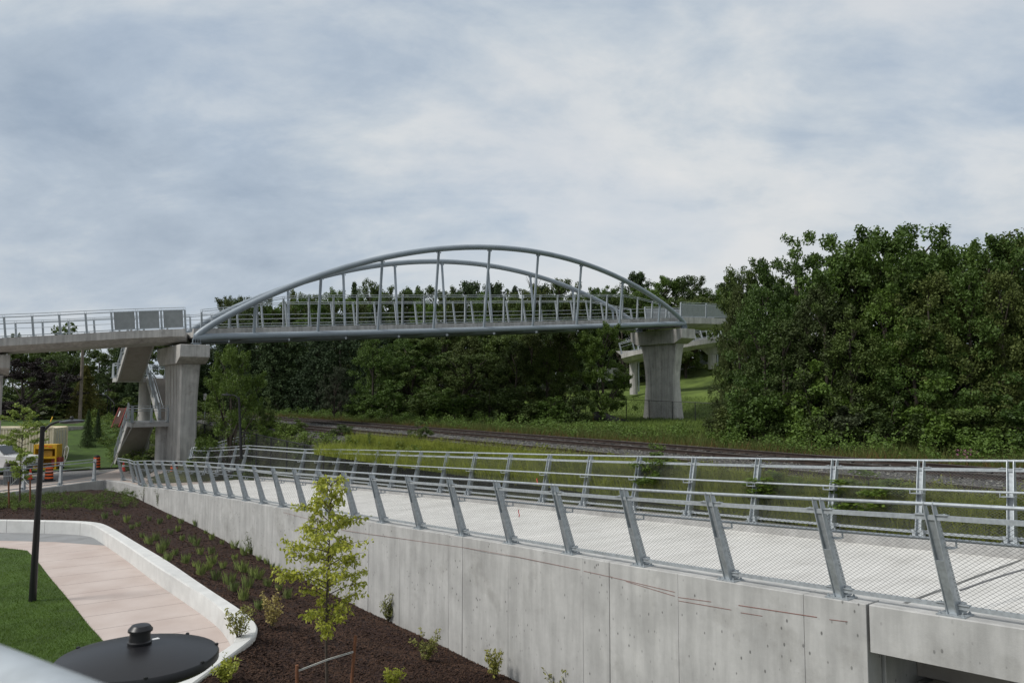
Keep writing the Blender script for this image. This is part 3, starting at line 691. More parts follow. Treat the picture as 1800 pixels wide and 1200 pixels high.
# piers
def pier(name, label, c, ztop, zbase, mat='concrete_pier', L=7.0, Wd=1.9, capH=1.25, shL=(4.9, 3.8, 4.5), shW=(1.15, 1.05, 1.35), mid=.5):
    """c: plan point of the middle of the cap"""
    t = thing(name, label, 'bridge pier', (c[0], c[1], zbase)); ux = PAX; uy = np.array([ux[1], -ux[0], 0])
    q = lambda a, b, z: np.array([c[0], c[1], z]) + ux * a + uy * b
    m = MB(); h = L / 2; b = Wd / 2; prof = [(-h, ztop), (-h, ztop - capH * .66), (-h + .95, ztop - capH), (h - .95, ztop - capH), (h, ztop - capH * .66), (h, ztop)]
    vs = [q(a, -b, z) for a, z in prof] + [q(a, b, z) for a, z in prof]; n = 6
    m.add(vs, [tuple(range(n))[::-1], tuple(range(n, 2 * n))] + [(i, (i + 1) % n, n + (i + 1) % n, n + i) for i in range(n)]); m.build('pier_cap', mat, t, bevel=.03)
    zs = np.linspace(zbase - .5, ztop - capH + .0, 15); loops = []; zt = ztop - capH; m = MB(); vs = []; zm = zbase + (zt - zbase) * mid
    for z in zs:
        if z <= zm: k = float(np.clip((z - zbase) / (zm - zbase), 0, 1)); k = k ** .8; LL = lerp(shL[2], shL[1], k); WW = lerp(shW[2], shW[1], k)
        else: k = ((z - zm) / (zt - zm)) ** 1.6; LL = lerp(shL[1], shL[0], k); WW = lerp(shW[1], shW[0], k)
        a, b = LL / 2, WW / 2; ch = .10
        vs += [q(-a + ch, -b, z), q(a - ch, -b, z), q(a, -b + ch, z), q(a, b - ch, z), q(a - ch, b, z), q(-a + ch, b, z), q(-a, b - ch, z), q(-a, -b + ch, z)]
    fs = []
    for i in range(len(zs) - 1):
        for k in range(8): fs.append((i * 8 + k, i * 8 + (k + 1) % 8, (i + 1) * 8 + (k + 1) % 8, (i + 1) * 8 + k))
    m.add(vs, fs + [tuple(range(8))[::-1], tuple((len(zs) - 1) * 8 + k for k in range(8))]); sh = m.build('shaft', mat, t, angle=20)
    m = MB()
    for e in (-.3, -.1, .1, .3):
        for sg in (-1, 1):
            P = [q(e * (shL[0] if z > zm else shL[1]) * .95 * (1 if z == zm else 1), sg * ((shW[1] if abs(z - zm) < .1 else (shW[0] if z > zm else shW[2])) / 2 - .002), z) for z in (zbase, zm, zt - .02)]
            m.tube(P, .018, 4)
    m.build('form_joint', 'concrete_soffit', sh)
    return t
def pier_center(s, off): p = bp(s, 0, 0); return p + PAX * off
PLC = pier_center(-.2, WB / 2 - .1); PRC = pier_center(BL + .15, WB / 2)
pier('bridge_pier', 'weathered concrete hammerhead pier under the left end of the arch, beside the stairs', PLC, zc(0) - .55, -5.3, L=7.2, capH=1.25, mid=.55, shL=(5.0, 4.4, 4.8), shW=(1.30, 1.15, 1.15))
pier('bridge_pier', 'flared concrete pier under the right end of the arch, behind a black fence', PRC, zc(BL) - .55, -2.75, L=6.9, capH=1.4, Wd=2.0)
# approach decks
def deck_thing(name, label, near, width, dirs=None, th=.5, soffit=.32, kerb=True, cat='walkway deck'):
    """near: near top edge polyline of the kerb; the deck reaches `width` to the other side (left of travel)"""
    near = [np.array(p, float) for p in near]; t = thing(name, label, cat, near[len(near) // 2]); fr = frames(near); far = []
    for p, f in zip(near, fr):
        d = nrm((f[0], f[1], 0)); far.append(p + np.array([-d[1], d[0], 0]) * width)
    n = len(near); up = np.array([0, 0, 1.0]); vs = []
    for a, b in zip(near, far):
        w = nrm(b - a)
        vs += [a - up * th, a, a + w * .32, a + w * .32 - up * .2, b - w * .32 - up * .2, b - w * .32, b, b - up * th, b - w * .75 - up * (th + soffit), a + w * .75 - up * (th + soffit)]
    k = 10; fs = []
    for i in range(n - 1):
        for j in range(k): fs.append((i * k + j, (i + 1) * k + j, (i + 1) * k + (j + 1) % k, i * k + (j + 1) % k))
    fs += [tuple(range(k)), tuple((n - 1) * k + j for j in range(k))[::-1]]; m = MB().add(vs, fs)
    o = m.build('deck', 'concrete_pier', t, angle=20); return t, near, far
dl = [at(x, y, Y) for x, y, Y in [(-330, 612, 40.5), (-200, 605, 42.2), (-100, 600, 43.8), (0, 594, 45.4), (60, 591, 46.3), (130, 587, 47.2), (200, 582.5, 48.2), (270, 579.5, 49.1), (326, 577.5, 49.75)]]
dl = list(smooth_poly(dl, 16, 2))
_, dln, dlf = deck_thing('approach_deck', 'curved concrete approach deck climbing from the left edge to the arch bridge', dl, 5.0)
def rail_base(line, other, inset, n): 
    a = [p + nrm(q - p) * inset for p, q in zip(line, other)]; return list(resample(a, n))
def dirs_of(base, other):
    return [nrm(np.array([(b - o)[0], (b - o)[1], 0])) for b, o in zip(base, other)]
def two_railings(name, labs, ln, lf, n, H=1.4, pn=(), pf=(), lean=.22, extra=()):
    a = rail_base(ln, lf, .16, n); b = rail_base(lf, ln, .16, n); oa = dirs_of(a, b); ob = dirs_of(b, a)
    railing(name, labs[0], a, lambda i: oa[i], H, lean, detail=False, panels=pn, extra=extra); railing(name, labs[1], b, lambda i: ob[i], H, lean, detail=False, panels=pf, extra=extra)
two_railings('approach_railing', ['galvanised railing with grey solid panels at its end, front of the left approach deck', 'galvanised railing along the back of the left approach deck'], dln, dlf, 14, 1.45, pn=(10, 11, 12), lean=.05)
pier('approach_pier', 'slim concrete pier carrying the approach deck at the left picture edge', np.array(at(-14, 640, 47.6)) , (HOR - 622) / F * 46, -5.4, L=3.2, Wd=1.8, capH=1.3, shL=(1.7, 1.7, 1.7), shW=(1.2, 1.2, 1.2))
# right approach deck (continues from the bridge, then turns away) and the lower turn of the ramp
er = bp(BL + .25, .45, zc(BL) + .66)
dr = [er] + [at(x, y, Y) for x, y, Y in [(1262, 559, 76.5), (1330, 562, 80.5), (1400, 566, 86), (1445, 571, 94)]]
dr = list(smooth_poly(dr, 10, 2))
_, drn, drf = deck_thing('approach_deck', 'concrete approach deck leaving the right end of the arch bridge behind the trees', dr, 5.0, th=.6)
two_railings('approach_railing', ['galvanised railing with grey solid panels, front of the right approach deck', 'galvanised railing with pale panels behind the right end of the arch'], drn, drf, 9, 1.5, pn=(0, 1, 2), pf=(0, 1, 2), lean=.12)
lo_ = [at(x, y, Y) for x, y, Y in [(1092, 622, 92.5), (1130, 612, 90.5), (1180, 606, 89.5), (1215, 600, 89), (1262, 593, 90), (1310, 589, 94), (1345, 586, 100)]]
lo_ = list(smooth_poly(lo_, 14, 2))
_, lon, lof = deck_thing('lower_ramp', 'lower turn of the concrete ramp passing behind the right pier', lo_, 4.6, th=.55, soffit=.5)
two_railings('lower_ramp_railing', ['galvanised railing along the front of the lower ramp behind the right pier', 'galvanised railing along the back of the lower ramp behind the right pier'], lon, lof, 15, 1.4, lean=.2)
def column(label, px, ytop, ybot, Y, r=.5):
    b = at(px, ybot, Y); tz = at(px, ytop, Y)[2]; t = thing('ramp_column', label, 'column', b)
    MB().lathe((b[0], b[1], b[2] - .6), [(r, 0), (r, tz - b[2] - .3)], 20).build('shaft', 'concrete_pier', t)
    m = MB(); z0 = tz - 1.2; c = np.array([b[0], b[1], 0]); ux = np.array([.9, -.43, 0]); uy = np.array([.43, .9, 0])
    m.hexa([c + ux * a + uy * d + np.array([0, 0, z0]) for a, d in ((-r, -.5), (r, -.5), (r, .5), (-r, .5))], [c + ux * a + uy * d + np.array([0, 0, tz + .25]) for a, d in ((-2.1, -.7), (2.1, -.7), (2.1, .7), (-2.1, .7))])
    m.build('flared_head', 'concrete_pier', t, smooth=False)
    MB().tube([(b[0] + r + .12, b[1] - .15, b[2] - .2), (b[0] + r + .12, b[1] - .15, tz - .9), (b[0] + r + 1.2, b[1] - .3, tz)], .10, 8).build('drain_pipe', 'galvanised', t)
column('round column with a flared head carrying the lower ramp left of the right pier', 1114, 620, 685, 94)
column('round column carrying the lower ramp, right of the right pier and half hidden by trees', 1252, 606, 640, 92)
# ------------------------------------------------------------------ staircase behind the left pier
def stairs():
    a = np.array([.594, -.804, 0]); w = np.array([.804, .594, 0]); up = np.array([0, 0, 1.0])
    topc = at(249, 604, 53.2); botc = at(228, 675, 57.3)
    t = thing('staircase', 'concrete switchback staircase hanging below the approach deck beside the left pier', 'staircase', (topc[0], topc[1] + 2, -5.4))
    zg = ZPLAZA; z1 = at(228, 664, 57.3)[2]; z2 = at(260, 742, 52.0)[2]; z3 = at(260, 582, 53)[2] - .1
    o = np.array([botc[0], botc[1], 0])                          # left flight axis, at the upper landing edge
    run = np.dot(topc - botc, a); W = 1.75; G = 2.05
    def slab(p0, p1, z0, z1, nm, th=.28, steps=True):            # from the low end p0 to the high end p1
        m = MB(); d = nrm(p1 - p0); s = np.array([d[1], -d[0], 0]); hw = W / 2
        n = 16; L = np.linalg.norm(p1 - p0); prof = [(0, z0 - th)]
        for i in range(n): prof += [(L * i / n, z0 + (z1 - z0) * (i + 1) / n), (L * (i + 1) / n, z0 + (z1 - z0) * (i + 1) / n)]
        prof += [(L, z1 - th), ]; prof = [(0, z0 - th), (0, z0)] + prof[1:]
        k = len(prof); vs = [p0 + d * x - s * (hw - .12) + up * z for x, z in prof] + [p0 + d * x + s * (hw - .12) + up * z for x, z in prof]
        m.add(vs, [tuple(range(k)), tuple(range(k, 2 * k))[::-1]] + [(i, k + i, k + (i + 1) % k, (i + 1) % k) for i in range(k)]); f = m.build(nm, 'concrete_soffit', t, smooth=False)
        for sg in (-1, 1):
            m = MB(); c0 = p0 + s * sg * (hw - .05); c1 = p1 + s * sg * (hw - .05); e = s * .06
            m.hexa([c0 - e + up * (z0 - th - .03), c0 + e + up * (z0 - th - .03), c1 + e + up * (z1 - th - .03), c1 - e + up * (z1 - th - .03)], [c0 - e + up * (z0 + .22), c0 + e + up * (z0 + .22), c1 + e + up * (z1 + .22), c1 - e + up * (z1 + .22)])
            m.build('stringer', 'concrete', f, smooth=False)
        return f
    L0 = o.copy(); L1 = o + a * run
    slab(L0, L1, z1, z3, 'flight'); slab(L1 + w * G, L0 + w * G, z2, z1, 'flight'); slab(L0 - a * .2, L1, zg, z2, 'flight')
    def landing(c0, z):
        m = MB(); c = c0 + w * (G / 2); m.box(c + up * (z - .16), (2.0, G + W + .1, .32), a, w); m.build('landing', 'concrete', t, bevel=.015)
    landing(L0 - a * .98, z1 + .001); landing(L1 + a * .98, z2 + .001)
    for c, zt in ((L0 - a * 1.0 + w * (G * .62), z1 - .3), (L1 + a * .9 + w * (G * .62), z2 - .3)):
        MB().lathe((c[0], c[1], zg - .5), [(.45, 0), (.45, zt - zg + .5)], 18).build('column', 'concrete_pier', t)
    rr = lambda nm, lab, pts, ov, H=1.15: railing(nm, lab, pts, ov, H, .02, detail=False, vertical=True, handrail=True, bottom=True, group='railings of the switchback staircase', hand_z=.8)
    hw = W / 2
    e = L0 - a * 1.9; s = up * 0
    rr('stair_railing', 'galvanised railing around the upper landing of the staircase', [L0 - w * hw + up * z1, e - w * hw + up * z1, e + w * (G / 2) + up * z1, e + w * (G + hw) + up * z1, L0 + w * (G + hw) + up * z1], lambda i: -a)
    g = L1 + a * 1.9
    rr('stair_railing', 'galvanised railing around the lower landing of the staircase', [L1 - w * hw + up * z2, g - w * hw + up * z2, g - w * (hw - 1.2) + up * z2, g + w * (G / 2 + .4) + up * z2, g + w * (G + hw) + up * z2, L1 + w * (G + hw) + up * z2], lambda i: a)
    fl = lambda p0, p1, q0, q1, side, k=4: [lerp(p0, p1, i / k) + w * side + up * (lerp(q0, q1, i / k) + .2) for i in range(k + 1)]
    rr('stair_railing', 'sloping galvanised railing on the outer side of the top stair flight', fl(L0, L1, z1, z3, -hw + .05), lambda i: -w)
    rr('stair_railing', 'sloping galvanised railing on the middle stair flight next to the pier', fl(L1, L0, z2, z1, G - hw + .05), lambda i: -w)
    rr('stair_railing', 'sloping galvanised railing on the bottom stair flight down to the plaza', fl(L0, L1, zg, z2, -hw + .05), lambda i: -w)
    p = [at(198, 822, 55.5), at(244, 728, 51.0)]
    tag(MB().tube([at(190, 829, 55), at(244, 728, 50.2)], .035, 6).build('timber_prop', 'concrete'), 'long pale plank leaning up the side of the bottom stair flight', 'plank')
stairs()
# ------------------------------------------------------------------ railway
RL = [toTL(onz(800, y, ZTRACK))[1] for y in (753.8, 759.4, 770.6, 777.2)]
def railway():
    Ts = np.r_[np.linspace(-25, 70, 191), np.linspace(75, 420, 60)]; sec = [(15.7, -3.0), (16.5, -2.36), (17.4, -2.31), (19.0, -2.31), (20.6, -2.34), (22.2, -2.31), (24.2, -2.31), (25.1, -2.38), (26.3, -2.85)]
    fineL = np.interp(np.linspace(0, 8, 49), range(9), [a for a, _ in sec]); fz = np.interp(np.linspace(0, 8, 49), range(9), [b for _, b in sec]); rng = np.random.default_rng(11)
    m = MB(); n = len(fineL)
    for T in Ts:
        j = rng.normal(0, .022, n)
        m.v += [tuple(TL(T, a, b + c)) for a, b, c in zip(fineL, fz, j)]
    m.f = [(i * n + k, i * n + k + 1, (i + 1) * n + k + 1, (i + 1) * n + k)[::-1] for i in range(len(Ts) - 1) for k in range(n - 1)]
    structure(m.build('ballast', 'ballast', angle=80))
    N = 42000; T = rng.uniform(0, 1, N) ** 1.7 * 75 - 2; L = np.where(rng.random(N) < .62, rng.uniform(19.3, 22.0, N), rng.uniform(16.0, 25.4, N)); z = np.interp(L, fineL, fz) + .02
    P = np.stack([-SA * T + CA * L, CA * T + SA * L, z], 1); r = rng.uniform(.018, .045, N)[:, None]
    V = np.empty((N * 3, 3)); 
    for k in range(3):
        d = rng.normal(0, 1, (N, 3)); d /= np.linalg.norm(d, axis=1)[:, None]; d[:, 2] = np.abs(d[:, 2]) * .8; V[k::3] = P + d * r * 1.3
    tag(link('loose_ballast', fast_mesh('loose_ballast', V, 3, 'stone_chip')), 'loose grey stones scattered over the railway bed', 'stones', kind='stuff')
    for nm, (a, b), lab in (('railway_track', (RL[1], RL[0]), 'railway track on the far side of the ballast bed, nearest the trees'), ('railway_track', (RL[3], RL[2]), 'railway track on the near side of the ballast bed, nearest the ramp')):
        t = thing(nm, lab, 'railway track', TL(20, (a + b) / 2, -2.4), 'railway tracks on the ballast bed'); mid = (a + b) / 2
        for q in (a, b):
            m = MB(); P = [TL(x, q, ZTRACK) for x in (-25, 60, 420)]
            m.sweep(P, [(-.07, -.16), (.07, -.16), (.07, -.14), (.012, -.12), (.012, -.045), (.036, -.035), (.036, 0), (-.036, 0), (-.036, -.035), (-.012, -.045), (-.012, -.12), (-.07, -.14)]); r_ = m.build('rail', 'rail_steel', t, smooth=False)
            m = MB(); m.sweep([p + np.array([0, 0, .003]) for p in P], [(-.026, -.002), (.026, -.002), (.026, .001), (-.026, .001)]); m.build('running_surface', 'rail_head', r_, smooth=False)
        m = MB(); m.box((0, 0, 0), (.23, 2.55, .16), (-SA, CA, 0), (CA, SA, 0)); s0 = m.build('sleeper', 'sleeper_wood', t, local=True, smooth=False)
        base = wloc(t); k = 0
        for i in range(100):
            s = s0 if i == 0 else s0.copy()
            if i: COL.objects.link(s); s.parent = t
            s.location = tuple(TL(1.5 + i * .6, mid, -2.355) - base)
        m = MB()
        for i in range(-30, 500):
            if 0 <= i < 100: continue
            m.box(TL(1.5 + i * .6, mid, -2.355), (.23, 2.55, .16), (-SA, CA, 0), (CA, SA, 0))
        tag(m.build('sleepers', 'sleeper_wood', t, smooth=False), None, kind='stuff')
railway()
# ------------------------------------------------------------------ fences
def chain_fence(label, pts, H, spacing=2.4, sx=.11, r=.0042, mesh=True, group='black chain link fences'):
    pts = [np.array(p, float) for p in pts]; d = np.r_[0, np.cumsum([np.linalg.norm(b - a) for a, b in zip(pts[:-1], pts[1:])])]; n = max(2, int(round(d[-1] / spacing)) + 1)
    P = resample(pts, n); t = thing('chain_link_fence', label, 'fence', P[n // 2] - np.array([0, 0, H]), group); up = np.array([0, 0, 1.0])
    MB().tube(list(P), .030, 6).build('top_rail', 'black_fence', t)
    for p in P: MB().tube([p + up * .03, p - up * (H + .4)], .040, 6).build('post', 'black_fence', t)
    if mesh:
        for a, b in zip(P[:-1], P[1:]):
            m = MB(); wire_mesh(m, a - up * (H - .03), b - up * (H - .03), a - up * .03, b - up * .03, sx, sx, r); m.build('mesh_panel', 'black_fence', t, smooth=False)
    return t
LFE = lambda T: Lf(T) + .75
chain_fence('black chain link fence between the ramp and the near railway track', [onL(x, y, LFE) for x, y in [(346, 742), (400, 753), (450, 763), (500, 774), (560, 786), (640, 802), (733, 819), (870, 841), (1010, 862), (1150, 885)]], 1.5)
chain_fence('black chain link fence in the meadow in front of the right pier', [at(x, y, Y) for x, y, Y in [(960, 694, 75), (1020, 698, 73), (1063, 700, 71.5), (1102, 702, 70), (1140, 703.5, 69), (1178, 705, 68), (1222, 707, 66.5), (1262, 709, 65)]], 2.05, 2.1)
chain_fence('dark chain link fence on the slope left of the staircase', [at(x, y, Y) for x, y, Y in [(150, 687, 84), (188, 694, 80), (204, 712, 72), (226, 715, 74)]], 1.6, 3.5, mesh=False)
def silt_fence():
    P = [at(x, y, 66) for x, y in [(1043, 722), (1052, 722.5), (1062, 725), (1075, 730), (1090, 734.5), (1106, 739)]]; t = thing('silt_fence', 'sagging black fabric silt fence in the long grass left of the right pier', 'silt fence', P[2] - np.array([0, 0, .8]))
    m = MB(); vs = []
    for i, p in enumerate(P): vs += [p + np.array([0, .3 * math.sin(i * 2.1), 0]), p + np.array([.05, -.15, -.95 + .05 * i])]
    m.add(vs, [(2 * i, 2 * i + 1, 2 * i + 3, 2 * i + 2) for i in range(len(P) - 1)]); o = m.build('fabric', 'black_fabric', t); o.modifiers.new('thickness', 'SOLIDIFY').thickness = .02
    for p in P[::2]: MB().tube([p + np.array([0, .05, .15]), p - np.array([0, -.05, 1.1])], .025, 6).build('stake', 'stake_wood', t)
silt_fence()
# ------------------------------------------------------------------ seat wall round the paving
SW_IN = [onz(x, y, ZP) for x, y in [(-200, 934), (0, 935.5), (117, 938), (159, 942), (172, 949.5), (222, 984), (270, 1021.5), (327, 1060), (384, 1101)]] + [onz(x, y, ZT) for x, y in [(404, 1088), (412, 1104), (413, 1120), (409, 1132), (322, 1184), (228, 1239)]]
SW_OUT = [onz(x, y, ZT) for x, y in [(-200, 911), (0, 912), (125, 914), (168, 916.5), (190, 922), (245, 955), (300, 987), (362, 1031), (426, 1072), (447, 1089), (453.6, 1101), (451, 1112), (444, 1122), (360, 1185), (270, 1252)]]
sheet('pavement', [(p[0], p[1], ZP) for p in [lerp(a, b, .5) for a, b in zip(SW_IN, SW_OUT)]] + [(-3.3, 6, ZP), (-30, 6, ZP), (-30, 25, ZP)], 'pink_paving')
def seat_wall():
    t = thing('seat_wall', 'low white precast seat wall curving around the pink paving', 'seat wall', onz(300, 1030, ZP))
    six = np.array([np.r_[a[:2], b[:2]] for a, b in zip(SW_IN, SW_OUT)]); Q = smooth_poly(six, 181, 2); per = 10
    for i0 in range(0, 180, per):
        a = Q[i0:i0 + per + 1].copy(); e = .006
        d0 = nrm(a[1] - a[0]); d1 = nrm(a[-1] - a[-2]); a[0] += d0 * e * 1.5; a[-1] -= d1 * e * 1.5
        m = MB(); vs = []
        for q in a:
            n2 = nrm(q[2:] - q[:2]) * .03
            vs += [(q[0], q[1], ZP - .1), (q[0], q[1], ZT - .03), (q[0] + n2[0], q[1] + n2[1], ZT), (q[2] - n2[0], q[3] - n2[1], ZT), (q[2], q[3], ZT - .03), (q[2], q[3], ZP - .1)]
        n = 6; k = len(a); fs = [(i * n + j, i * n + (j + 1) % n, (i + 1) * n + (j + 1) % n, (i + 1) * n + j) for i in range(k - 1) for j in range(n)]
        m.add(vs, fs + [tuple(range(n))[::-1], tuple((k - 1) * n + j for j in range(n))]); m.build('block', 'precast', t, angle=25)
seat_wall()
# ------------------------------------------------------------------ mulch bed
def mulch_grid(nt=150, ns=50):
    A = [(-200, 911), (0, 912), (90, 913), (168, 916.5), (190, 922), (245, 955), (300, 987), (384, 1045), (440, 1084), (453, 1103), (444, 1122), (345, 1198), (270, 1252)]
    B = [('p', -200, 897, 35.3), ('p', 0, 873, 39.9), ('p', 90, 867, 42.4), ('p', 180, 858.5, 46.2), ('w', 238, 873), ('w', 310, 908), ('w', 420, 962), ('w', 560, 1032), ('w', 640, 1073), ('w', 708, 1102), ('w', 800, 1150), ('w', 915, 1202), ('w', 1100, 1296)]
    PA = [onz(x, y, ZT - .05) - np.array([0, 0, .02]) for x, y in A]
    PB = [at(*b[1:]) if b[0] == 'p' else onL(b[1], b[2], lambda T: OUT(T) - .0) for b in B]
    PB = [p + nrm(np.array([p[0] - q[0], p[1] - q[1], 0])) * .12 for p, q in zip(PB, PA)]
    S6 = smooth_poly(np.array([np.r_[a, b] for a, b in zip(PA, PB)]), nt, 1); s = np.linspace(-.02, 1, ns)
    G = S6[:, None, :3] * (1 - s[None, :, None]) + S6[:, None, 3:] * s[None, :, None]
    rng = np.random.default_rng(2); bump = np.zeros(G.shape[:2])
    for k in range(26):
        f = rng.uniform(.5, 4.5, 2); p = rng.uniform(0, 6.28); bump += np.sin(G[..., 0] * f[0] + G[..., 1] * f[1] + p) * .03 / (1 + .35 * k ** .5)
    edge = np.sin(np.clip(s, 0, 1) * np.pi) ** .5; G[..., 2] += bump * edge[None] - .06 * edge[None] + rng.normal(0, .008, bump.shape)
    return G
MG = mulch_grid()
_mp = None
def mulch_pt(px, py):
    global _mp
    if _mp is None:
        Z = MG[..., 1] * CT + MG[..., 2] * ST; v = -MG[..., 1] * ST + MG[..., 2] * CT; _mp = np.stack([900 + F * MG[..., 0] / Z, 600 - F * v / Z], -1)
    d = ((_mp - np.array([px, py])) ** 2).sum(-1); i, j = np.unravel_index(d.argmin(), d.shape); p = MG[i, j].copy(); q = at(px, py, p[1]); p[0] = q[0]; return p
def mulch():
    nt, ns = MG.shape[:2]; m = MB(); m.v = [tuple(p) for p in MG.reshape(-1, 3)]
    m.f = [(i * ns + j, i * ns + j + 1, (i + 1) * ns + j + 1, (i + 1) * ns + j) for i in range(nt - 1) for j in range(ns - 1)]
    structure(m.build('mulch_bed', 'mulch', angle=180))
    a = MG[1:, :-1] - MG[:-1, :-1]; b = MG[:-1, 1:] - MG[:-1, :-1]; ar = np.linalg.norm(np.cross(a, b), axis=-1); Y = MG[:-1, :-1, 1]; w = ar * np.clip(15 / Y, 0, 1.3) ** 2; w[Y < 11] = 0; w = (w / w.sum()).ravel()
    rng = np.random.default_rng(8); N = 75000; c = rng.choice(len(w), N, p=w); i, j = np.unravel_index(c, ar.shape); u, v = rng.random((2, N, 1))
    P = MG[i, j] * (1 - u) * (1 - v) + MG[i + 1, j] * u * (1 - v) + MG[i, j + 1] * (1 - u) * v + MG[i + 1, j + 1] * u * v + np.array([0, 0, .012])
    an = rng.uniform(0, 6.28, N); d = np.stack([np.cos(an), np.sin(an), rng.normal(0, .35, N)], 1) * rng.uniform(.02, .055, (N, 1)); e = np.stack([-np.sin(an), np.cos(an), rng.normal(0, .4, N)], 1) * rng.uniform(.008, .018, (N, 1))
    V = np.empty((N * 4, 3)); V[0::4] = P - d; V[1::4] = P + e; V[2::4] = P + d; V[3::4] = P - e
    tag(link('mulch_chips', fast_mesh('mulch_chips', V, 4, 'mulch_chip')), 'dark brown shredded bark chips covering the planting bed', 'mulch', kind='stuff')
mulch()
# ------------------------------------------------------------------ lamp posts
def luminaire_parts(head, tilt_dir, ax, R_=.302):
    d = nrm((tilt_dir[0], tilt_dir[1], 0)); axis = nrm(ax); c = np.zeros(3)
    prof = [(R_ * .2, -.075), (R_ * .55, -.068), (R_ * .93, -.045), (R_, -.028), (R_, -.005), (R_ * .985, .002), (R_ * .8, .018), (R_ * .5, .036), (R_ * .22, .046), (.001, .048)]
    m = MB(); m.lathe(c, prof, 56, axis); return m
def lamp(label, base, top, arm_dir, tilt=.05, r0=.095, r1=.057, reach=.62, detail=False):
    base = np.array(base); top = np.array(top); t = thing('lamp_post', label, 'lamp post', base, 'black lamp posts with a disc lamp head'); up = np.array([0, 0, 1.0]); d = nrm(arm_dir)
    MB().tube([base - up * .2, base, top], [r0, r0, r1], 16).build('pole', 'black_paint', t); MB().lathe(top, [(r1 + .004, -.02), (r1 + .004, .015), (r1 * .5, .022)], 16).build('pole_cap', 'black_paint', t)
    P = [top - up * .12 + d * .03, top + up * .0 + d * .12, top + up * .085 + d * .24, top + up * .13 + d * .36, top + up * .15 + d * .47]
    MB().tube(smooth_poly(P, 12, 2), .033, 10).build('arm', 'black_paint', t)
    c = top + up * .155 + d * (reach + .12); ax = nrm(up - d * tilt); m = luminaire_parts(c, d, ax); m.v = [tuple(np.array(q) + c) for q in m.v]; h = m.build('lamp_head', 'black_paint', t, angle=40)
    a = c + ax * .045; m = MB(); m.lathe(a, [(.044, 0), (.046, .012), (.040, .016), (.038, .050), (.046, .052), (.046, .060), (.034, .075), (.012, .079)], 28, ax); m.build('photocell', 'black_paint', h)
    if detail:
        e = nrm(np.cross(ax, d)); 
        for k in range(8):
            an = k * math.pi / 4 + .4; q = c + (d * math.cos(an) + e * math.sin(an)) * .295; q = q - ax * np.dot(q - c, ax) + ax * .004; MB().lathe(q, [(.008, -.004), (.008, .004), (.004, .006)], 8, ax).build('screw', 'black_fence', h)
        q = c + d * .075 - e * -.02 + ax * .0425; x = nrm(d - ax * np.dot(d, ax)); 
        m = MB(); m.box(q, (.030, .018, .003), x, np.cross(ax, x), ax); m.build('sticker', 'white_paint', h)
    return t
lamp('black lamp post with a flat disc head, standing on the lawn', onz(57, 1056, ZP + .02), at(75, 750, 20.0), (1, .1, 0))
lamp('black lamp post standing behind the ramp, in front of the round light green tree', at(424, 800, 43), at(420, 698, 43), (-1, .1, 0), r0=.085, r1=.055)
hc = at(244, 1152, 3.06); tp = hc - np.array([.74 * .6, .74 * .8, .155])
lamp('big black disc lamp head seen from above in the foreground, photocell on top', (tp[0], tp[1], ZP), tp, (.6, .8, 0), tilt=-.03, reach=.62, detail=True)
# railing the photograph was taken over
def fore_rail():
    a = at(-30, 1133, .60); b = at(190, 1221, .44); d = nrm(b - a); rl = [a - d * 1.4, b + d * .35]; up = np.array([0, 0, 1.0]); rl = [p - up * .0305 for p in rl]
    t = thing('platform_railing', 'blurred galvanised rail close to the camera in the lower left corner', 'railing', rl[1] - up * 1.3)
    MB().tube(rl, .030, 20).build('top_rail', 'galvanised', t)
    for k in (0.02, .98): p = lerp(rl[0], rl[1], k); MB().tube([p - up * .02, p - up * 1.3], .024, 10).build('post', 'galvanised', t)
fore_rail()
# ------------------------------------------------------------------ things on the plaza
def drum(px, py, Y, label, s=1.0):
    b = at(px, py, Y); b[2] = ZPLAZA + .006; t = thing('traffic_drum', label, 'traffic drum', b, 'black and orange traffic drums')
    MB().lathe(b, [(.36, 0), (.36, .05), (.27, .07)], 20).build('rubber_foot', 'black_fabric', t)
    MB().lathe(b, [(.245, .06), (.225, .45), (.20, .92), (.18, .96), (.10, 1.0), (.10, 1.03)], 20).build('body', 'black_fabric', t)
    for z in (.16, .36, .56, .76): MB().lathe(b, [(.252 - .05 * z, z), (.252 - .05 * (z + .11), z + .11)], 20).build('orange_band', 'orange_band', t)
drum(86, 842, 46.9, 'black traffic drum with orange bands standing behind the planter railing, nearest the big lamp post')
drum(170, 818, 54, 'black traffic drum with orange bands at the grassy edge of the plaza')
drum(306, 826, 49.0, 'black traffic drum with orange bands at the foot of the tall pier')
def cone(px, py, Y, label):
    b = at(px, py, Y); b[2] = ZPLAZA + .006; t = thing('traffic_cone', label, 'traffic cone', b, 'red traffic cones'); m = MB(); m.box(b + np.array([0, 0, .02]), (.36, .36, .04)); m.build('base', 'black_fabric', t)
    MB().lathe(b, [(.14, .04), (.09, .35), (.035, .70), (.02, .71)], 16).build('body', 'cone_red', t); MB().lathe(b, [(.098, .33), (.075, .46)], 16).build('white_band', 'white_paint', t)
cone(53, 840, 47.5, 'red traffic cone next to the sapling behind the planter railing'); cone(217, 826, 52.5, 'red traffic cone at the foot of the staircase')
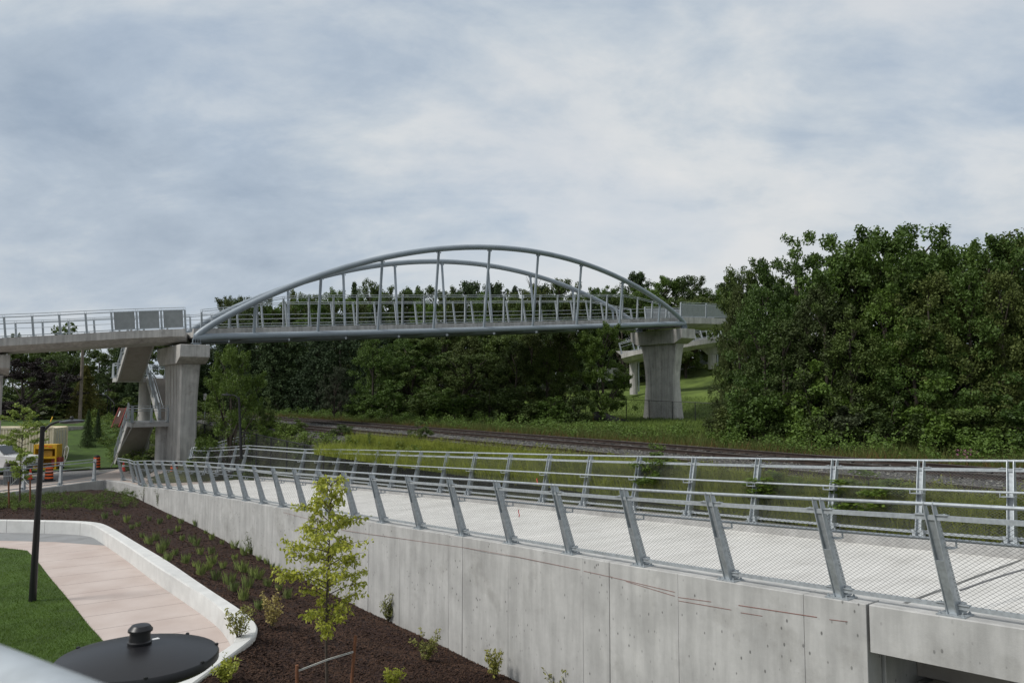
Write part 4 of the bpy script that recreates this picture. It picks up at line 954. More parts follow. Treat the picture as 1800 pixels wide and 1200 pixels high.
def litter_bin():
    b = at(20, 858, 45.2); b[2] = ZPLAZA; t = thing('litter_bin', 'round grey slatted litter bin behind the planter railing', 'bin', b)
    MB().lathe(b, [(.30, 0), (.30, .85)], 20).build('liner', 'black_fabric', t); m = MB()
    for k in range(28):
        a = 2 * math.pi * k / 28; r = np.array([math.cos(a), math.sin(a), 0]); m.box(b + r * .42 + np.array([0, 0, .45]), (.02, .05, .82), r, np.array([-r[1], r[0], 0]))
    m.build('slats', 'bin_grey', t, smooth=False); MB().lathe(b, [(.45, .84), (.46, .90), (.33, .94), (.30, .86)], 24).build('rim', 'bin_grey', t); MB().lathe(b, [(.44, .02), (.44, .08)], 24).build('base_ring', 'bin_grey', t)
litter_bin()
def box_ax(px, py, Y, yaw):
    b = at(px, py, Y); b[2] = ZPLAZA; a = R(yaw); return b, np.array([math.cos(a), math.sin(a), 0]), np.array([-math.sin(a), math.cos(a), 0])
def container():
    b, x, y = box_ax(92, 815, 56.5, 8); L_, W_, H_ = 5.6, 2.4, 2.75; c = b - x * L_ / 2 + y * W_ / 2; up = np.array([0, 0, 1.0]); t = thing('storage_container', 'cream coloured steel storage container on the plaza behind the white pickup', 'container', c)
    m = MB(); m.box(c + up * (H_ / 2 + .15), (L_ - .12, W_ - .12, H_ - .1), x, y); m.build('body', 'container_cream', t)
    m = MB()
    for k in range(26): m.box(c - x * (L_ / 2 - .2 - k * (L_ - .4) / 25) - y * (W_ / 2 - .04) + up * (H_ / 2 + .15), (.09, .05, H_ - .3), x, y)
    m.build('corrugation', 'container_cream', t, smooth=False)
    m = MB()
    for sx in (-1, 1):
        for sy in (-1, 1): m.box(c + x * sx * (L_ / 2 - .06) + y * sy * (W_ / 2 - .06) + up * (H_ / 2 + .15), (.13, .13, H_), x, y)
    for sy in (-1, 1):
        for z in (.16, H_ + .12): m.box(c + y * sy * (W_ / 2 - .05) + up * z, (L_ - .2, .11, .12), x, y)
    m.build('frame', 'container_cream', t); m = MB()
    for e in (-.7, -.25, .25, .7): m.tube([c + x * (L_ / 2 + .03) + y * e + up * .3, c + x * (L_ / 2 + .03) + y * e + up * (H_ - .1)], .02, 6)
    m.build('lock_bar', 'galvanised', t)
container()
def pickup():
    b, x, y = box_ax(42, 836, 50, 3); up = np.array([0, 0, 1.0]); L_, W_ = 5.6, 1.95; o = b - x * L_ + y * W_ / 2; t = thing('pickup_truck', 'white pickup truck parked at the left edge behind the slatted bin', 'truck', o + x * L_ / 2)
    prof = [(0, .55), (0, 1.25), (1.9, 1.28), (2.0, 1.95), (3.55, 1.98), (4.25, 1.32), (5.45, 1.22), (5.6, 1.0), (5.6, .55), (5.25, .5), (5.15, .85), (4.35, .85), (4.25, .5), (1.5, .5), (1.4, .85), (.6, .85), (.5, .5)]
    m = MB(); n = len(prof); vs = [o + x * a + up * z - y * W_ / 2 * (.86 if z > 1.5 else 1) for a, z in prof] + [o + x * a + up * z + y * W_ / 2 * (.86 if z > 1.5 else 1) for a, z in prof]
    m.add(vs, [tuple(range(n)), tuple(range(n, 2 * n))[::-1]] + [(i, n + i, n + (i + 1) % n, (i + 1) % n) for i in range(n)]); m.build('body', 'vehicle_white', t, smooth=False, bevel=.04)
    s = -y * (W_ / 2 * .93 + .012); m = MB(); P = [(2.15, 1.34), (3.0, 1.34), (3.0, 1.86), (2.2, 1.86)]; m.poly([o + x * a + up * z + s * (1.0 if z < 1.5 else .96) for a, z in P]); P = [(3.08, 1.34), (4.0, 1.36), (3.5, 1.86), (3.08, 1.86)]; m.poly([o + x * a + up * z + s * (1.0 if z < 1.5 else .96) for a, z in P]); m.build('side_window', 'glass_dark', t, smooth=False)
    m = MB(); m.poly([o + x * 3.62 + up * 1.93 - y * .78, o + x * 4.2 + up * 1.40 - y * .9, o + x * 4.2 + up * 1.40 + y * .9, o + x * 3.62 + up * 1.93 + y * .78]); m.v = [tuple(np.array(q) + x * .02 + up * .02) for q in m.v]; m.build('windscreen', 'glass_dark', t, smooth=False)
    for a in (1.0, 4.75):
        for sg in (-1, 1):
            w = MB().lathe(o + x * a + up * .40 + y * sg * (W_ / 2 - .25) - y * .12, [(.22, 0), (.39, .02), (.40, .12), (.39, .22), (.22, .24)], 20, y).build('wheel', 'tyre', t); MB().lathe(o + x * a + up * .40 + y * sg * (W_ / 2 - .12) - y * .015, [(.22, 0), (.20, .03)], 16, y).build('rim', 'bin_grey', w)
    for sg in (-1, 1):
        m = MB(); m.box(o + x * 5.59 + up * 1.0 + y * sg * .75, (.06, .36, .2), x, y); m.build('headlight', 'white_paint', t)
    m = MB(); m.box(o + x * 5.62 + up * .62, (.12, W_ * .96, .2), x, y); m.build('bumper', 'bin_grey', t)
pickup()
def yellow_box():
    b, x, y = box_ax(78, 822, 53.2, 6); up = np.array([0, 0, 1.0]); t = thing('equipment_cabinet', 'yellow steel equipment cabinet with an open amber front beside the cream container', 'cabinet', b); Wd, D, Hh = 1.55, .8, 1.85
    for sx in (-1, 1):
        m = MB(); m.box(b + x * sx * (Wd / 2 - .05) + y * D / 2 + up * Hh / 2, (.10, D, Hh), x, y); m.build('side_panel', 'yellow_paint', t)
    for z in (.08, .92, Hh - .16):
        m = MB(); m.box(b + y * D / 2 + up * z, (Wd - .21, D - .02, .16 if z < 1.5 else .30), x, y); m.build('shelf', 'yellow_paint', t)
    m = MB(); m.box(b + y * (D - .06) + up * Hh / 2, (Wd - .21, .04, Hh - .1), x, y); m.build('back_panel', 'amber_paint', t)
    m = MB(); m.box(b + x * .14 + y * .10 + up * 1.22, (.62, .03, .40), x, y); m.build('mesh_door', 'amber_paint', t)
    for k, (dx, w) in enumerate(((-.35, .26), (.0, .22), (.32, .26))):
        m = MB(); m.box(b + x * dx + y * .003 + up * (Hh - .16 + .04 * (k % 2)), (w, .012, .07), x, y); m.build('orange_lettering', 'orange_band', t)
    b2 = at(101, 818, 53.6); b2[2] = ZPLAZA; t2 = thing('tool_cart', 'small red tool cart standing against the yellow cabinet', 'tool cart', b2)
    m = MB(); m.box(b2 + up * .65, (.62, .5, .55), x, y); m.build('tub', 'red_paint', t2, bevel=.03)
    for sx in (-1, 1):
        for sy in (-1, 1): MB().lathe(b2 + x * sx * .24 + y * sy * .2 - y * .03 + up * .14, [(.13, 0), (.13, .06)], 14, y).build('wheel', 'tyre', t2); MB().tube([b2 + x * sx * .26 + y * sy * .2 + up * .15, b2 + x * sx * .26 + y * sy * .2 + up * .4], .025, 6).build('leg', 'bin_grey', t2)
    MB().tube([b2 + x * .3 + up * .9, b2 + x * .42 + up * 1.5], .025, 8).build('handle', 'black_paint', t2)
    p = at(113, 800, 54.5); P = smooth_poly([p + up * q + x * w for w, q in ((0, -.9), (0, .0), (.02, .55), (.18, .72), (.32, .5), (.22, .1), (.15, -.3), (.05, -.45))], 20); tag(MB().tube(P, .03, 8).build('bent_pipe', 'white_paint'), 'white bent pipe loop leaning at the right end of the cream container', 'pipe')
yellow_box()
def boards():
    for k, (px, Y) in enumerate(((203, 66), (211, 67))):
        b = at(px, 750, Y); up = np.array([.30, .12, 1.0]); up = nrm(up); x = np.array([.9, -.3, 0]); x = nrm(x); nn = nrm(np.cross(x, up)); w, h = (.75, 1.75) if k == 0 else (.55, 1.7); t = thing('weathered_panel', ['dark red weathered panel with a white stripe, leaning on the bank left of the stairs', 'second, narrower dark red weathered panel leaning behind the striped one'][k], 'panel', b)
        m = MB(); m.box(b + up * h / 2, (w, .08, h), x, nn, up); m.build('board', 'rust_board', t); m = MB()
        for e in (-1, 1): m.box(b + up * h / 2 + x * e * (w / 2 + .03), (.06, .12, h + .1), x, nn, up)
        m.build('frame', 'red_paint', t)
        if k == 0: m = MB(); m.box(b + up * 1.2 - nn * .048 * (1 if nn[1] > 0 else -1) - x * .12, (.09, .02, .5), x, nn, up); m.build('white_stripe', 'white_paint', t)
boards()
def utility_pole():
    b = at(140, 748, 75); tz = at(137, 598, 75)[2]; t = thing('utility_pole', 'bare wooden utility pole on the bank behind the approach deck', 'utility pole', b); MB().tube([b - np.array([0, 0, .5]), b, (b[0], b[1], tz)], [.17, .17, .13], 14).build('pole', 'pole_wood', t)
    g = at(86, 748, 70); h = np.array([b[0], b[1], tz - .2]); MB().tube([h, g], .014, 5).build('guy_wire', 'black_fence', t); q = g + (h - g) * .005; MB().tube([q, q + (h - g) * .095], .05, 8).build('yellow_guard', 'yellow_paint', t)
utility_pole()
def rail_sign():
    b = at(360, 728, 56); up = np.array([0, 0, 1.0]); t = thing('trackside_sign', 'small white trackside sign plate on a thin post right of the left pier', 'sign', b); MB().tube([b - up * .3, b + up * 1.62], .025, 6).build('post', 'galvanised', t); c = b + up * 1.32
    m = MB(); m.box(c - np.array([0, .04, 0]), (.22, .02, .48)); m.build('plate', 'white_paint', t); m = MB(); m.box(c + np.array([0, -.053, .02]), (.10, .006, .04)); m.box(c + np.array([.03, -.053, -.05]), (.035, .006, .10)); m.build('black_mark', 'black_paint', t)
rail_sign()
def rocks():
    rng = random.Random(4)
    for k, (px, py, s) in enumerate(((268, 806, .42), (275, 801, .36), (281, 807, .30), (271, 811, .28))):
        b = at(px, py, 55.5); b[2] = ZPLAZA; m = MB(); n = 10; prof = [(s * .5, -.02), (s * .8, s * .25), (s * .75, s * .6), (s * .4, s * .95), (.02, s)]
        m.lathe(b, prof, n); m.v = [tuple(np.array(v) + np.array([rng.uniform(-1, 1), rng.uniform(-1, 1), rng.uniform(-.5, .5)]) * s * .16) for v in m.v]
        tag(m.build('boulder', 'stone_rip'), ['largest pale boulder between the stair flight and the stair column', 'pale boulder at the back of the boulder heap by the stair column', 'small pale boulder next to the stair column', 'small front boulder of the heap under the stairs'][k], 'boulder', 'pale boulders under the staircase')
    b = at(285, 828, 49.8); b[2] = ZPLAZA - .05; m = MB(); m.lathe(b, [(1.1, 0), (.9, .18), (.5, .36), (.15, .44), (.02, .45)], 24); m.v = [tuple(np.array(v) + np.array([rng.uniform(-1, 1), rng.uniform(-1, 1), rng.uniform(-.5, .5)]) * .06) for v in m.v]
    tag(m.build('sand_pile', 'plaza'), 'low pile of pinkish sand on the plaza in front of the tall pier', 'sand pile')
rocks()
def gabion():
    p = [at(x, y, Y) for x, y, Y in [(100, 752, 66), (150, 752, 68)]]; m = MB(); m.sweep([p[0], p[1]], [(-.4, -.9), (.4, -.9), (.4, .15), (-.4, .15)]); tag(m.build('stone_wall', 'stone_rip'), 'low grey stone wall on the bank beside the utility pole', 'wall')
gabion()
# ------------------------------------------------------------------ far garden beyond the right pier
def far_garden():
    up = np.array([0, 0, 1.0]); p = [at(x, y, Y) for x, y, Y in [(1050, 651, 104), (1100, 646, 108), (1150, 640, 111), (1205, 634, 113), (1275, 629, 116)]]
    m = MB(); m.sweep(p, [(-.2, -1.6), (.2, -1.6), (.2, .1), (-.2, .1)]); tag(m.build('garden_wall', 'concrete'), 'long low white wall at the top of the lawn beyond the right pier', 'wall')
    b = at(1218, 643, 109); t = thing('garden_sculpture', 'rust coloured upright sculpture with a round hole, by the white wall', 'sculpture', b - up * .1)
    m = MB(); n = 20; out = []; inn = []
    for k in range(n):
        a = 2 * math.pi * k / n; s = max(abs(math.cos(a)) / .75, abs(math.sin(a)) / 1.15); out.append((math.cos(a) / s, 1.4 + math.sin(a) / s)); inn.append((.42 * math.cos(a), 1.6 + .42 * math.sin(a)))
    vs = [b + np.array([q[0], d, q[1]]) for d in (-.12, .12) for q in out] + [b + np.array([q[0], d, q[1]]) for d in (-.12, .12) for q in inn]; fs = []
    for k in range(n):
        j = (k + 1) % n; fs += [(k, j, 2 * n + j, 2 * n + k), (n + j, n + k, 3 * n + k, 3 * n + j), (k, n + k, n + j, j), (2 * n + k, 2 * n + j, 3 * n + j, 3 * n + k)]
    m.add(vs, fs); m.build('ring_plate', 'rust_steel', t, smooth=False); m = MB(); m.box(b + up * .12, (1.2, .6, .3)); m.build('foot', 'rust_steel', t)
    b = at(1233, 643, 109); tag(MB().lathe(b - up * .1, [(.55, 0), (.85, .35), (.95, .9), (.80, 1.45), (.55, 1.7), (.5, 1.6)], 24).build('round_planter', 'bin_grey'), 'big round grey planter between the rust sculpture and the pale blocks', 'planter')
    for k, (px, w, h) in enumerate(((1243, .8, .7), (1250, .7, .9))):
        b = at(px, 642.5, 109); m = MB(); m.box(b + up * h / 2, (w, .7, h)); tag(m.build('stone_block', 'concrete', bevel=.05), ['lower pale stone block next to the round grey planter', 'taller pale stone block at the right end of the garden group'][k], 'stone block')
    b = at(1206, 642, 108); tag(MB().lathe(b - up * .1, [(.3, 0), (.36, .5), (.3, 1.2), (.5, 1.5), (.3, 1.9), (.02, 2.0)], 12).build('rust_urn', 'rust_steel'), 'rust coloured urn beside the shaft of the right pier', 'urn')
far_garden()
def bits():
    tag(MB().tube([p + np.array([0, 0, .03]) for p in smooth_poly([onL(x, y, LL) for x, y, LL in ((1688, 1041, 10.9), (1740, 1022, 11.6), (1800, 1003, 12.4), (1900, 985, 13.2))], 16)], .014, 8).build('hose', 'hose_grey'), 'thin dark hose lying across the walkway at the right edge', 'hose')
    for k, (px, py, LL) in enumerate(((944, 843, lambda T: Lf(T) - .02), (912, 899, lambda T: Ln(T) + .0))):
        p = onL(px, py, LL); m = MB(); x = np.array([-SA, CA, 0]); n = 6; vs = []
        for i in range(n):
            z = -.05 - .17 * i / (n - 1); w = .016; q = p + np.array([0, 0, z + .1]) + x * .02 * math.sin(i * 1.3); vs += [q - x * w, q + x * w]
        m.add(vs, [(2 * i, 2 * i + 1, 2 * i + 3, 2 * i + 2) for i in range(n - 1)]); o = m.build('marker_tape', 'tag_red'); o.modifiers.new('thickness', 'SOLIDIFY').thickness = .002
        tag(o, ['red marker tape tied to the far railing of the ramp', 'red marker tape hanging from the handrail of the near ramp railing'][k], 'marker tape')
bits()
# ------------------------------------------------------------------ vegetation
def gz(p):
    T, L = toTL(p); return float(ground_h(T, L))
def ground_at(px, Y):
    p = at(px, 700, Y); p[2] = gz(p); return p
def leaves(rng, C, S, per, leaf, flat=.75, upb=.5, aspect=.6, droop=0):
    """leaf quads scattered round cluster centres C (n,3) of size S (n)"""
    n = len(C); idx = np.repeat(np.arange(n), per); N = len(idx); g = rng.normal(0, 1, (N, 3)); g /= (np.linalg.norm(g, axis=1)[:, None] + 1e-9); g *= rng.random((N, 1)) ** .45; g[:, 2] *= flat
    P = C[idx] + g * (S[idx][:, None])
    nn = rng.normal(0, 1, (N, 3)); nn[:, 2] = np.abs(nn[:, 2]) + upb; nn /= np.linalg.norm(nn, axis=1)[:, None]
    a = rng.normal(0, 1, (N, 3)); a[:, 2] -= droop; a -= nn * (a * nn).sum(1)[:, None]; a /= np.linalg.norm(a, axis=1)[:, None]; b = np.cross(nn, a); s = leaf * rng.uniform(.6, 1.35, (N, 1))
    V = np.empty((N * 4, 3)); V[0::4] = P - a * s; V[1::4] = P + b * s * aspect; V[2::4] = P + a * s; V[3::4] = P - b * s * aspect; return V
VAR = {}
def crown_variant(key, seed, kind, ncl, per, leaf, mat='leaf_mid'):
    rng = np.random.default_rng(seed); ph = rng.uniform(0, 6.28, 6); C = []; S = []; limbs = []
    if kind == 'broad':
        nb = ncl // 7
        while len(C) < ncl:
            z = rng.uniform(.10, .95) ** .85; th = rng.uniform(0, 6.28); r = .5 * (np.sin(np.pi * min(1, (z * .90 + .07)) ** .85) ** .55)
            lob = 1 + .22 * np.sin(2 * th + ph[0] + 5 * z) + .16 * np.sin(3 * th + ph[1] - 7 * z)
            rad = r * lob * rng.uniform(.15, 1.0) ** .5 * .88; c = np.array((rad * np.cos(th), rad * np.sin(th), z * (.94 + .05 * np.sin(2 * th + ph[3])))); w = rng.uniform(.07, .125)
            for q in range(7):
                e = rng.normal(0, 1, 3) * np.array((w, w, w * .30)); e[2] -= .10 * np.hypot(e[0], e[1]); C.append(tuple(c + e * .8)); S.append(rng.uniform(.035, .062))
        n0 = len(C)
        for k in range(int(ncl * .3)):                                  # ragged shoots on the outline
            c = np.array(C[rng.integers(n0)]); d = np.array([c[0] * 1.3, c[1] * 1.3, .05 + max(0, c[2] - .5) * .5]) + rng.normal(0, .12, 3); d = d / np.linalg.norm(d); L = rng.uniform(.03, .085)
            for q in (.45, .75, 1.0): C.append(tuple(c + d * L * q)); S.append(.032)
        per_ = np.where(np.array(S) < .035, per // 3, per)
    elif kind == 'tall':
        while len(C) < ncl:
            z = rng.uniform(.02, .98); th = rng.uniform(0, 6.28); r = .5 * (1 - z) ** .55 * (.55 + .45 * min(1, z * 4 + .35)); lob = 1 + .25 * np.sin(2 * th + ph[0] + 9 * z) + .18 * np.sin(4 * th + ph[1] - 12 * z)
            rad = r * lob * rng.uniform(.35, 1) ** .5; C.append((rad * np.cos(th), rad * np.sin(th), z)); S.append(rng.uniform(.035, .075))
        per_ = np.full(len(C), per)
    elif kind == 'conifer':
        for z in np.linspace(.06, .97, 22):
            R0 = .5 * (1 - z) ** .8 + .012; nb = 4 + int(6 * (1 - z)); o = rng.uniform(0, 6.28)
            for k in range(nb):
                th = o + 6.28 * k / nb + rng.normal(0, .2); Rb = R0 * rng.uniform(.6, 1.15)
                for q in np.linspace(.3, 1, 4): C.append((Rb * q * np.cos(th), Rb * q * np.sin(th), z - .05 * q * q + rng.normal(0, .008))); S.append(.035 + .035 * (1 - z) * (1.1 - q * .6))
        per_ = np.full(len(C), per)
    elif kind == 'pine':
        for z in np.linspace(.30, .97, 12):
            R0 = .42 * np.sin(np.pi * (z - .18) / .86) ** .7 * rng.uniform(.7, 1.1); nb = 6; o = rng.uniform(0, 6.28)
            for k in range(nb):
                th = o + 6.28 * k / nb + rng.normal(0, .3); Rb = R0 * rng.uniform(.45, 1.15)
                for q in (.45, .8, 1): C.append((Rb * q * np.cos(th), Rb * q * np.sin(th), z + .05 * q + rng.normal(0, .012))); S.append(rng.uniform(.04, .075))
        per_ = np.full(len(C), per)
    elif kind == 'bush':
        while len(C) < ncl:
            d = rng.normal(0, 1, 3); d[2] = abs(d[2]); d /= np.linalg.norm(d); q = rng.uniform(.3, 1) ** .5; lob = 1 + .3 * np.sin(3 * np.arctan2(d[1], d[0]) + ph[0]) * (1 - d[2]) + .18 * np.sin(7 * d[0] + 5 * d[2] + ph[1])
            C.append((d[0] * .46 * q * lob, d[1] * .46 * q * lob, .06 + d[2] * .84 * q * lob)); S.append(rng.uniform(.07, .14))
        per_ = np.full(len(C), per)
    C = np.array(C); S = np.array(S); V = leaves(rng, C, S, per_.astype(int), leaf)
    cm = fast_mesh('crown_' + key, V, 4, mat)
    m = MB(); zt = {'broad': .72, 'tall': .85, 'conifer': .95, 'pine': .93, 'bush': .4}[kind]; r0 = {'broad': .020, 'tall': .018, 'conifer': .018, 'pine': .014, 'bush': .018}[kind]
    bend = rng.normal(0, .012, (4, 2)); m.tube([(0, 0, -.06), (bend[0][0], bend[0][1], zt * .3), (bend[1][0], bend[1][1], zt * .65), (bend[2][0], bend[2][1], zt)], [r0 * 1.15, r0, r0 * .7, r0 * .25], 7)
    order = rng.permutation(len(C))[:(26 if kind == 'broad' else 14)]
    for k in order:
        c = C[k]; z0 = max(.12 if kind != 'bush' else .02, c[2] - np.hypot(c[0], c[1]) * (.9 if kind in ('broad', 'tall', 'bush') else .05) - .05); z0 = min(z0, zt * .95); a = np.array([0, 0, z0]); mid = lerp(a, c, .55) + np.array([0, 0, .03])
        m.tube([a, mid, c], [r0 * .45, r0 * .28, r0 * .08], 5, cap=False)
    me = m.build('tmp', 'bark', local=True); tm = me.data; tm.name = 'trunk_' + key; bpy.data.objects.remove(me)
    VAR[key] = (cm, tm)
for i in range(4): crown_variant('broad%d' % i, 20 + i, 'broad', 217, 110, .0092)
for i in range(3): crown_variant('tall%d' % i, 40 + i, 'tall', 220, 85, .0095)
for i in range(3): crown_variant('conifer%d' % i, 60 + i, 'conifer', 0, 32, .0120)
for i in range(3): crown_variant('pine%d' % i, 80 + i, 'pine', 0, 55, .0130)
for i in range(3): crown_variant('bush%d' % i, 100 + i, 'bush', 60, 100, .024)
VC = {}
def tree(kind, px, topy, Y, wpx, mat, label, name='tree', cat='tree', group=None, basez=None, trunkmat=None):
    k = VC.get(kind, 0); VC[kind] = k + 1; n = len([q for q in VAR if q.startswith(kind)]); cm, tm = VAR['%s%d' % (kind, k % n)]
    b = ground_at(px, Y)
    if basez is not None: b[2] = basez
    h = (at(px, topy, Y)[2] - b[2]) * (1.055 if kind == 'broad' else 1.0); w = wpx * Y / F; rr = random.Random(int(px * 7 + topy * 13 + Y))
    t = thing(name, label, cat, b, group); t.rotation_euler = (0, 0, rr.uniform(0, 6.28)); t.scale = (w, w, h)
    c = link('crown', cm, t); c.material_slots[0].link = 'OBJECT'; c.material_slots[0].material = M[mat]; q = link('trunk', tm, t)
    if trunkmat: q.material_slots[0].link = 'OBJECT'; q.material_slots[0].material = M[trunkmat]
    return t
# right-hand wood
RG = 'trees of the wood right of the bridge'
right = [('broad', 1332, 444, 43, 150, 'leaf_dark', 'leftmost tall dark tree of the right hand wood, next to the bridge'),
 ('broad', 1402, 424, 40, 220, 'leaf_mid', 'dark green tree second from the left on the skyline of the right hand wood'),
 ('broad', 1484, 410, 38, 270, 'leaf_mid', 'tree with the highest pointed tip on the skyline of the right hand wood'),
 ('broad', 1585, 402, 38, 315, 'leaf_mid', 'broad light topped tree on the skyline just right of the highest tip'),
 ('broad', 1668, 390, 37, 270, 'leaf_mid', 'rounded green tree on the skyline of the right hand wood, third from the right edge'),
 ('broad', 1728, 404, 36, 255, 'leaf_mid', 'narrow green tree on the skyline of the right hand wood, second from the right edge'),
 ('tall', 1800, 408, 35, 285, 'leaf_brown', 'dark brownish cedar cut by the right edge of the picture'),
 ('broad', 1900, 420, 36, 345, 'leaf_dark', 'dark tree of the wood just beyond the right edge')]
for a in right: tree(*a[:6], a[6], group=RG)
inner = [('tall', 1300, 505, 41, 95, 'leaf_brown'), ('tall', 1345, 500, 38, 188, 'leaf_mid'), ('tall', 1455, 500, 36, 217, 'leaf_brown'), ('broad', 1530, 470, 37, 228, 'leaf_dark'), ('tall', 1560, 510, 35, 217, 'leaf_mid'),
 ('tall', 1640, 480, 34, 232, 'leaf_brown'), ('tall', 1705, 470, 33.5, 217, 'leaf_mid'), ('tall', 1770, 480, 33, 217, 'leaf_brown'), ('broad', 1420, 480, 46, 252, 'leaf_dark'), ('broad', 1600, 450, 46, 312, 'leaf_dark'), ('broad', 1740, 455, 45, 312, 'leaf_dark'), ('broad', 1375, 500, 50, 160, 'leaf_dark'), ('broad', 1860, 460, 40, 288, 'leaf_dark'), ('tall', 1500, 560, 34.5, 217, 'leaf_dark'), ('tall', 1380, 560, 37, 203, 'leaf_dark'), ('tall', 1610, 560, 33.5, 217, 'leaf_mid'), ('tall', 1285, 560, 43, 80, 'leaf_brown')]
for k, a in enumerate(inner): tree(*a, 'brownish cedar in the dark heart of the right hand wood' if a[5] == 'leaf_brown' else {'leaf_dark': 'dark leafy tree in the shaded heart of the right hand wood', 'leaf_mid': 'fresher green tree among the dark trees of the right hand wood'}[a[5]], group={'leaf_brown': 'cedars inside the right hand wood', 'leaf_dark': 'dark trees inside the right hand wood', 'leaf_mid': 'green trees inside the right hand wood'}[a[5]])
under = [('bush', 1345, 655, 36, 130, 'leaf_mid', 'mid green shrub below the leftmost trees of the right hand wood'), ('bush', 1425, 640, 34.5, 130, 'leaf_mid', 'tall mid green shrub under the second tree of the right hand wood'), ('bush', 1300, 680, 38, 105, 'leaf_brown', 'brownish shrub at the left foot of the right hand wood by the pier'), ('bush', 1495, 700, 33, 120, 'leaf_pale', 'grey green shrub at the trackside edge of the right hand wood'),
 ('bush', 1560, 690, 32.5, 130, 'leaf_dark', 'dark shrub in the middle of the trackside edge of the right hand wood'), ('bush', 1640, 670, 32, 140, 'leaf_mid', 'wide green shrub under the brown cedars of the right hand wood'), ('bush', 1720, 680, 31, 130, 'leaf_dark', 'dark shrub near the right edge under the cedars'), ('bush', 1800, 660, 31, 150, 'leaf_mid', 'green shrub cut by the right edge under the cedars'), ('bush', 1700, 720, 30.5, 100, 'leaf_mid', 'low green shrub beside the pink flowers at the trackside'), ('bush', 1266, 700, 44, 62, 'leaf_brown', 'small brownish shrub touching the black meadow fence')]
for a in under: tree(*a, name='shrub', cat='shrub', group='shrubs at the edge of the right hand wood')
# belt right behind the bridge
belt = [('conifer', 432, 585, 92, 140, 'needle_dark'), ('conifer', 478, 570, 90, 133, 'needle_dark'), ('conifer', 520, 575, 92, 140, 'needle_dark'), ('conifer', 560, 565, 88, 140, 'needle_dark'), ('pine', 598, 565, 86, 154, 'needle_dark'), ('conifer', 390, 590, 96, 140, 'needle_dark'), ('conifer', 350, 595, 98, 140, 'needle_dark'),
 ('broad', 770, 588, 78, 196, 'leaf_dark'), ('tall', 830, 590, 74, 154, 'leaf_brown'), ('broad', 880, 580, 76, 196, 'leaf_dark'), ('tall', 935, 585, 72, 140, 'leaf_brown'), ('tall', 985, 585, 71, 112, 'leaf_brown'), ('broad', 725, 600, 76, 154, 'leaf_mid'), ('tall', 905, 600, 70, 125, 'leaf_dark'), ('broad', 815, 610, 71, 154, 'leaf_dark'), ('tall', 960, 610, 69, 98, 'leaf_dark')]
for a in belt:
    lab = {'needle_dark': 'dark evergreen in the row behind the left half of the bridge', 'leaf_dark': 'dark leafy tree in the row under the middle of the bridge', 'leaf_brown': 'brownish cedar in the row under the right half of the bridge', 'leaf_mid': 'mid green tree next to the pale poplar under the bridge'}[a[5]]
    tree(*a, lab, group={'needle_dark': 'evergreens behind the bridge', 'leaf_dark': 'dark trees under the bridge', 'leaf_brown': 'cedars under the bridge'}.get(a[5]))
tree('tall', 655, 590, 73, 115, 'leaf_mid', 'fresh green tree standing out below the left half of the bridge deck')
tree('broad', 588, 640, 70, 60, 'leaf_pale', 'small grey green tree in front of the dark evergreens')
tree('broad', 1058, 570, 67, 130, 'leaf_light', 'thin light green tree in front of the lower ramp, left of the right pier')
tree('bush', 690, 670, 68, 90, 'leaf_mid', 'green shrub at the foot of the fresh green tree', name='shrub', cat='shrub')
for k, (x, y, Y, w, mt) in enumerate([(745, 680, 67, 110, 'leaf_dark'), (800, 675, 66, 100, 'leaf_mid'), (860, 668, 65, 110, 'leaf_dark'), (915, 680, 64, 90, 'leaf_dark'), (965, 690, 63, 80, 'leaf_mid'), (1010, 680, 64, 70, 'leaf_dark'), (640, 685, 70, 80, 'leaf_mid')]):
    tree('bush', x, y, Y, w, mt, 'dark shrub along the far side of the railway under the bridge' if mt == 'leaf_dark' else 'green shrub along the far side of the railway under the bridge', name='shrub', cat='shrub', group=['dark shrubs along the railway', 'green shrubs along the railway'][mt != 'leaf_dark'])
# far skyline seen through the arch
rr = random.Random(12)
sky = [(402, 522, 34), (470, 532, 60), (505, 522, 50), (545, 520, 60), (583, 508, 50), (620, 490, 46), (657, 493, 48), (700, 495, 56), (742, 490, 50), (786, 502, 60), (826, 500, 56), (868, 503, 60), (905, 499, 56), (948, 506, 60), (990, 488, 52), (1030, 496, 60), (1075, 491, 50), (1122, 482, 50), (1165, 488, 66), (1205, 483, 70), (1245, 498, 60), (1282, 500, 60), (1320, 500, 60)]
for x, y, w in sky:
    k = rr.choice(['pine', 'broad', 'broad', 'broad', 'broad', 'conifer']); y += 4; mt = 'needle_dark' if k != 'broad' else rr.choice(['leaf_mid', 'leaf_dark'])
    tree(k, x, y, rr.uniform(120, 130), w * (2.3 if k == 'broad' else 2.0), mt, {'pine': 'distant pine on the skyline seen through the arch', 'conifer': 'distant pointed fir on the skyline seen through the arch', 'broad': 'distant round topped tree on the skyline seen through the arch'}[k], group={'pine': 'pines on the skyline', 'conifer': 'firs on the skyline', 'broad': 'round trees on the skyline'}[k])
for i in range(34):
    x = 395 + i * 27 + rr.uniform(-8, 8); y = 528 - 14 * math.sin((x - 380) / 290) + rr.uniform(-10, 12); k = rr.choice(['broad', 'broad', 'broad', 'broad', 'conifer'])
    tree(k, x, y, rr.uniform(104, 116), 125, rr.choice(['leaf_dark', 'leaf_mid', 'leaf_brown']) if k == 'broad' else 'needle_dark', 'leafy tree of the far wood, seen through the bridge railings' if k == 'broad' else 'dark fir of the far wood, seen through the bridge railings', group='leafy trees of the far wood' if k == 'broad' else 'firs of the far wood')
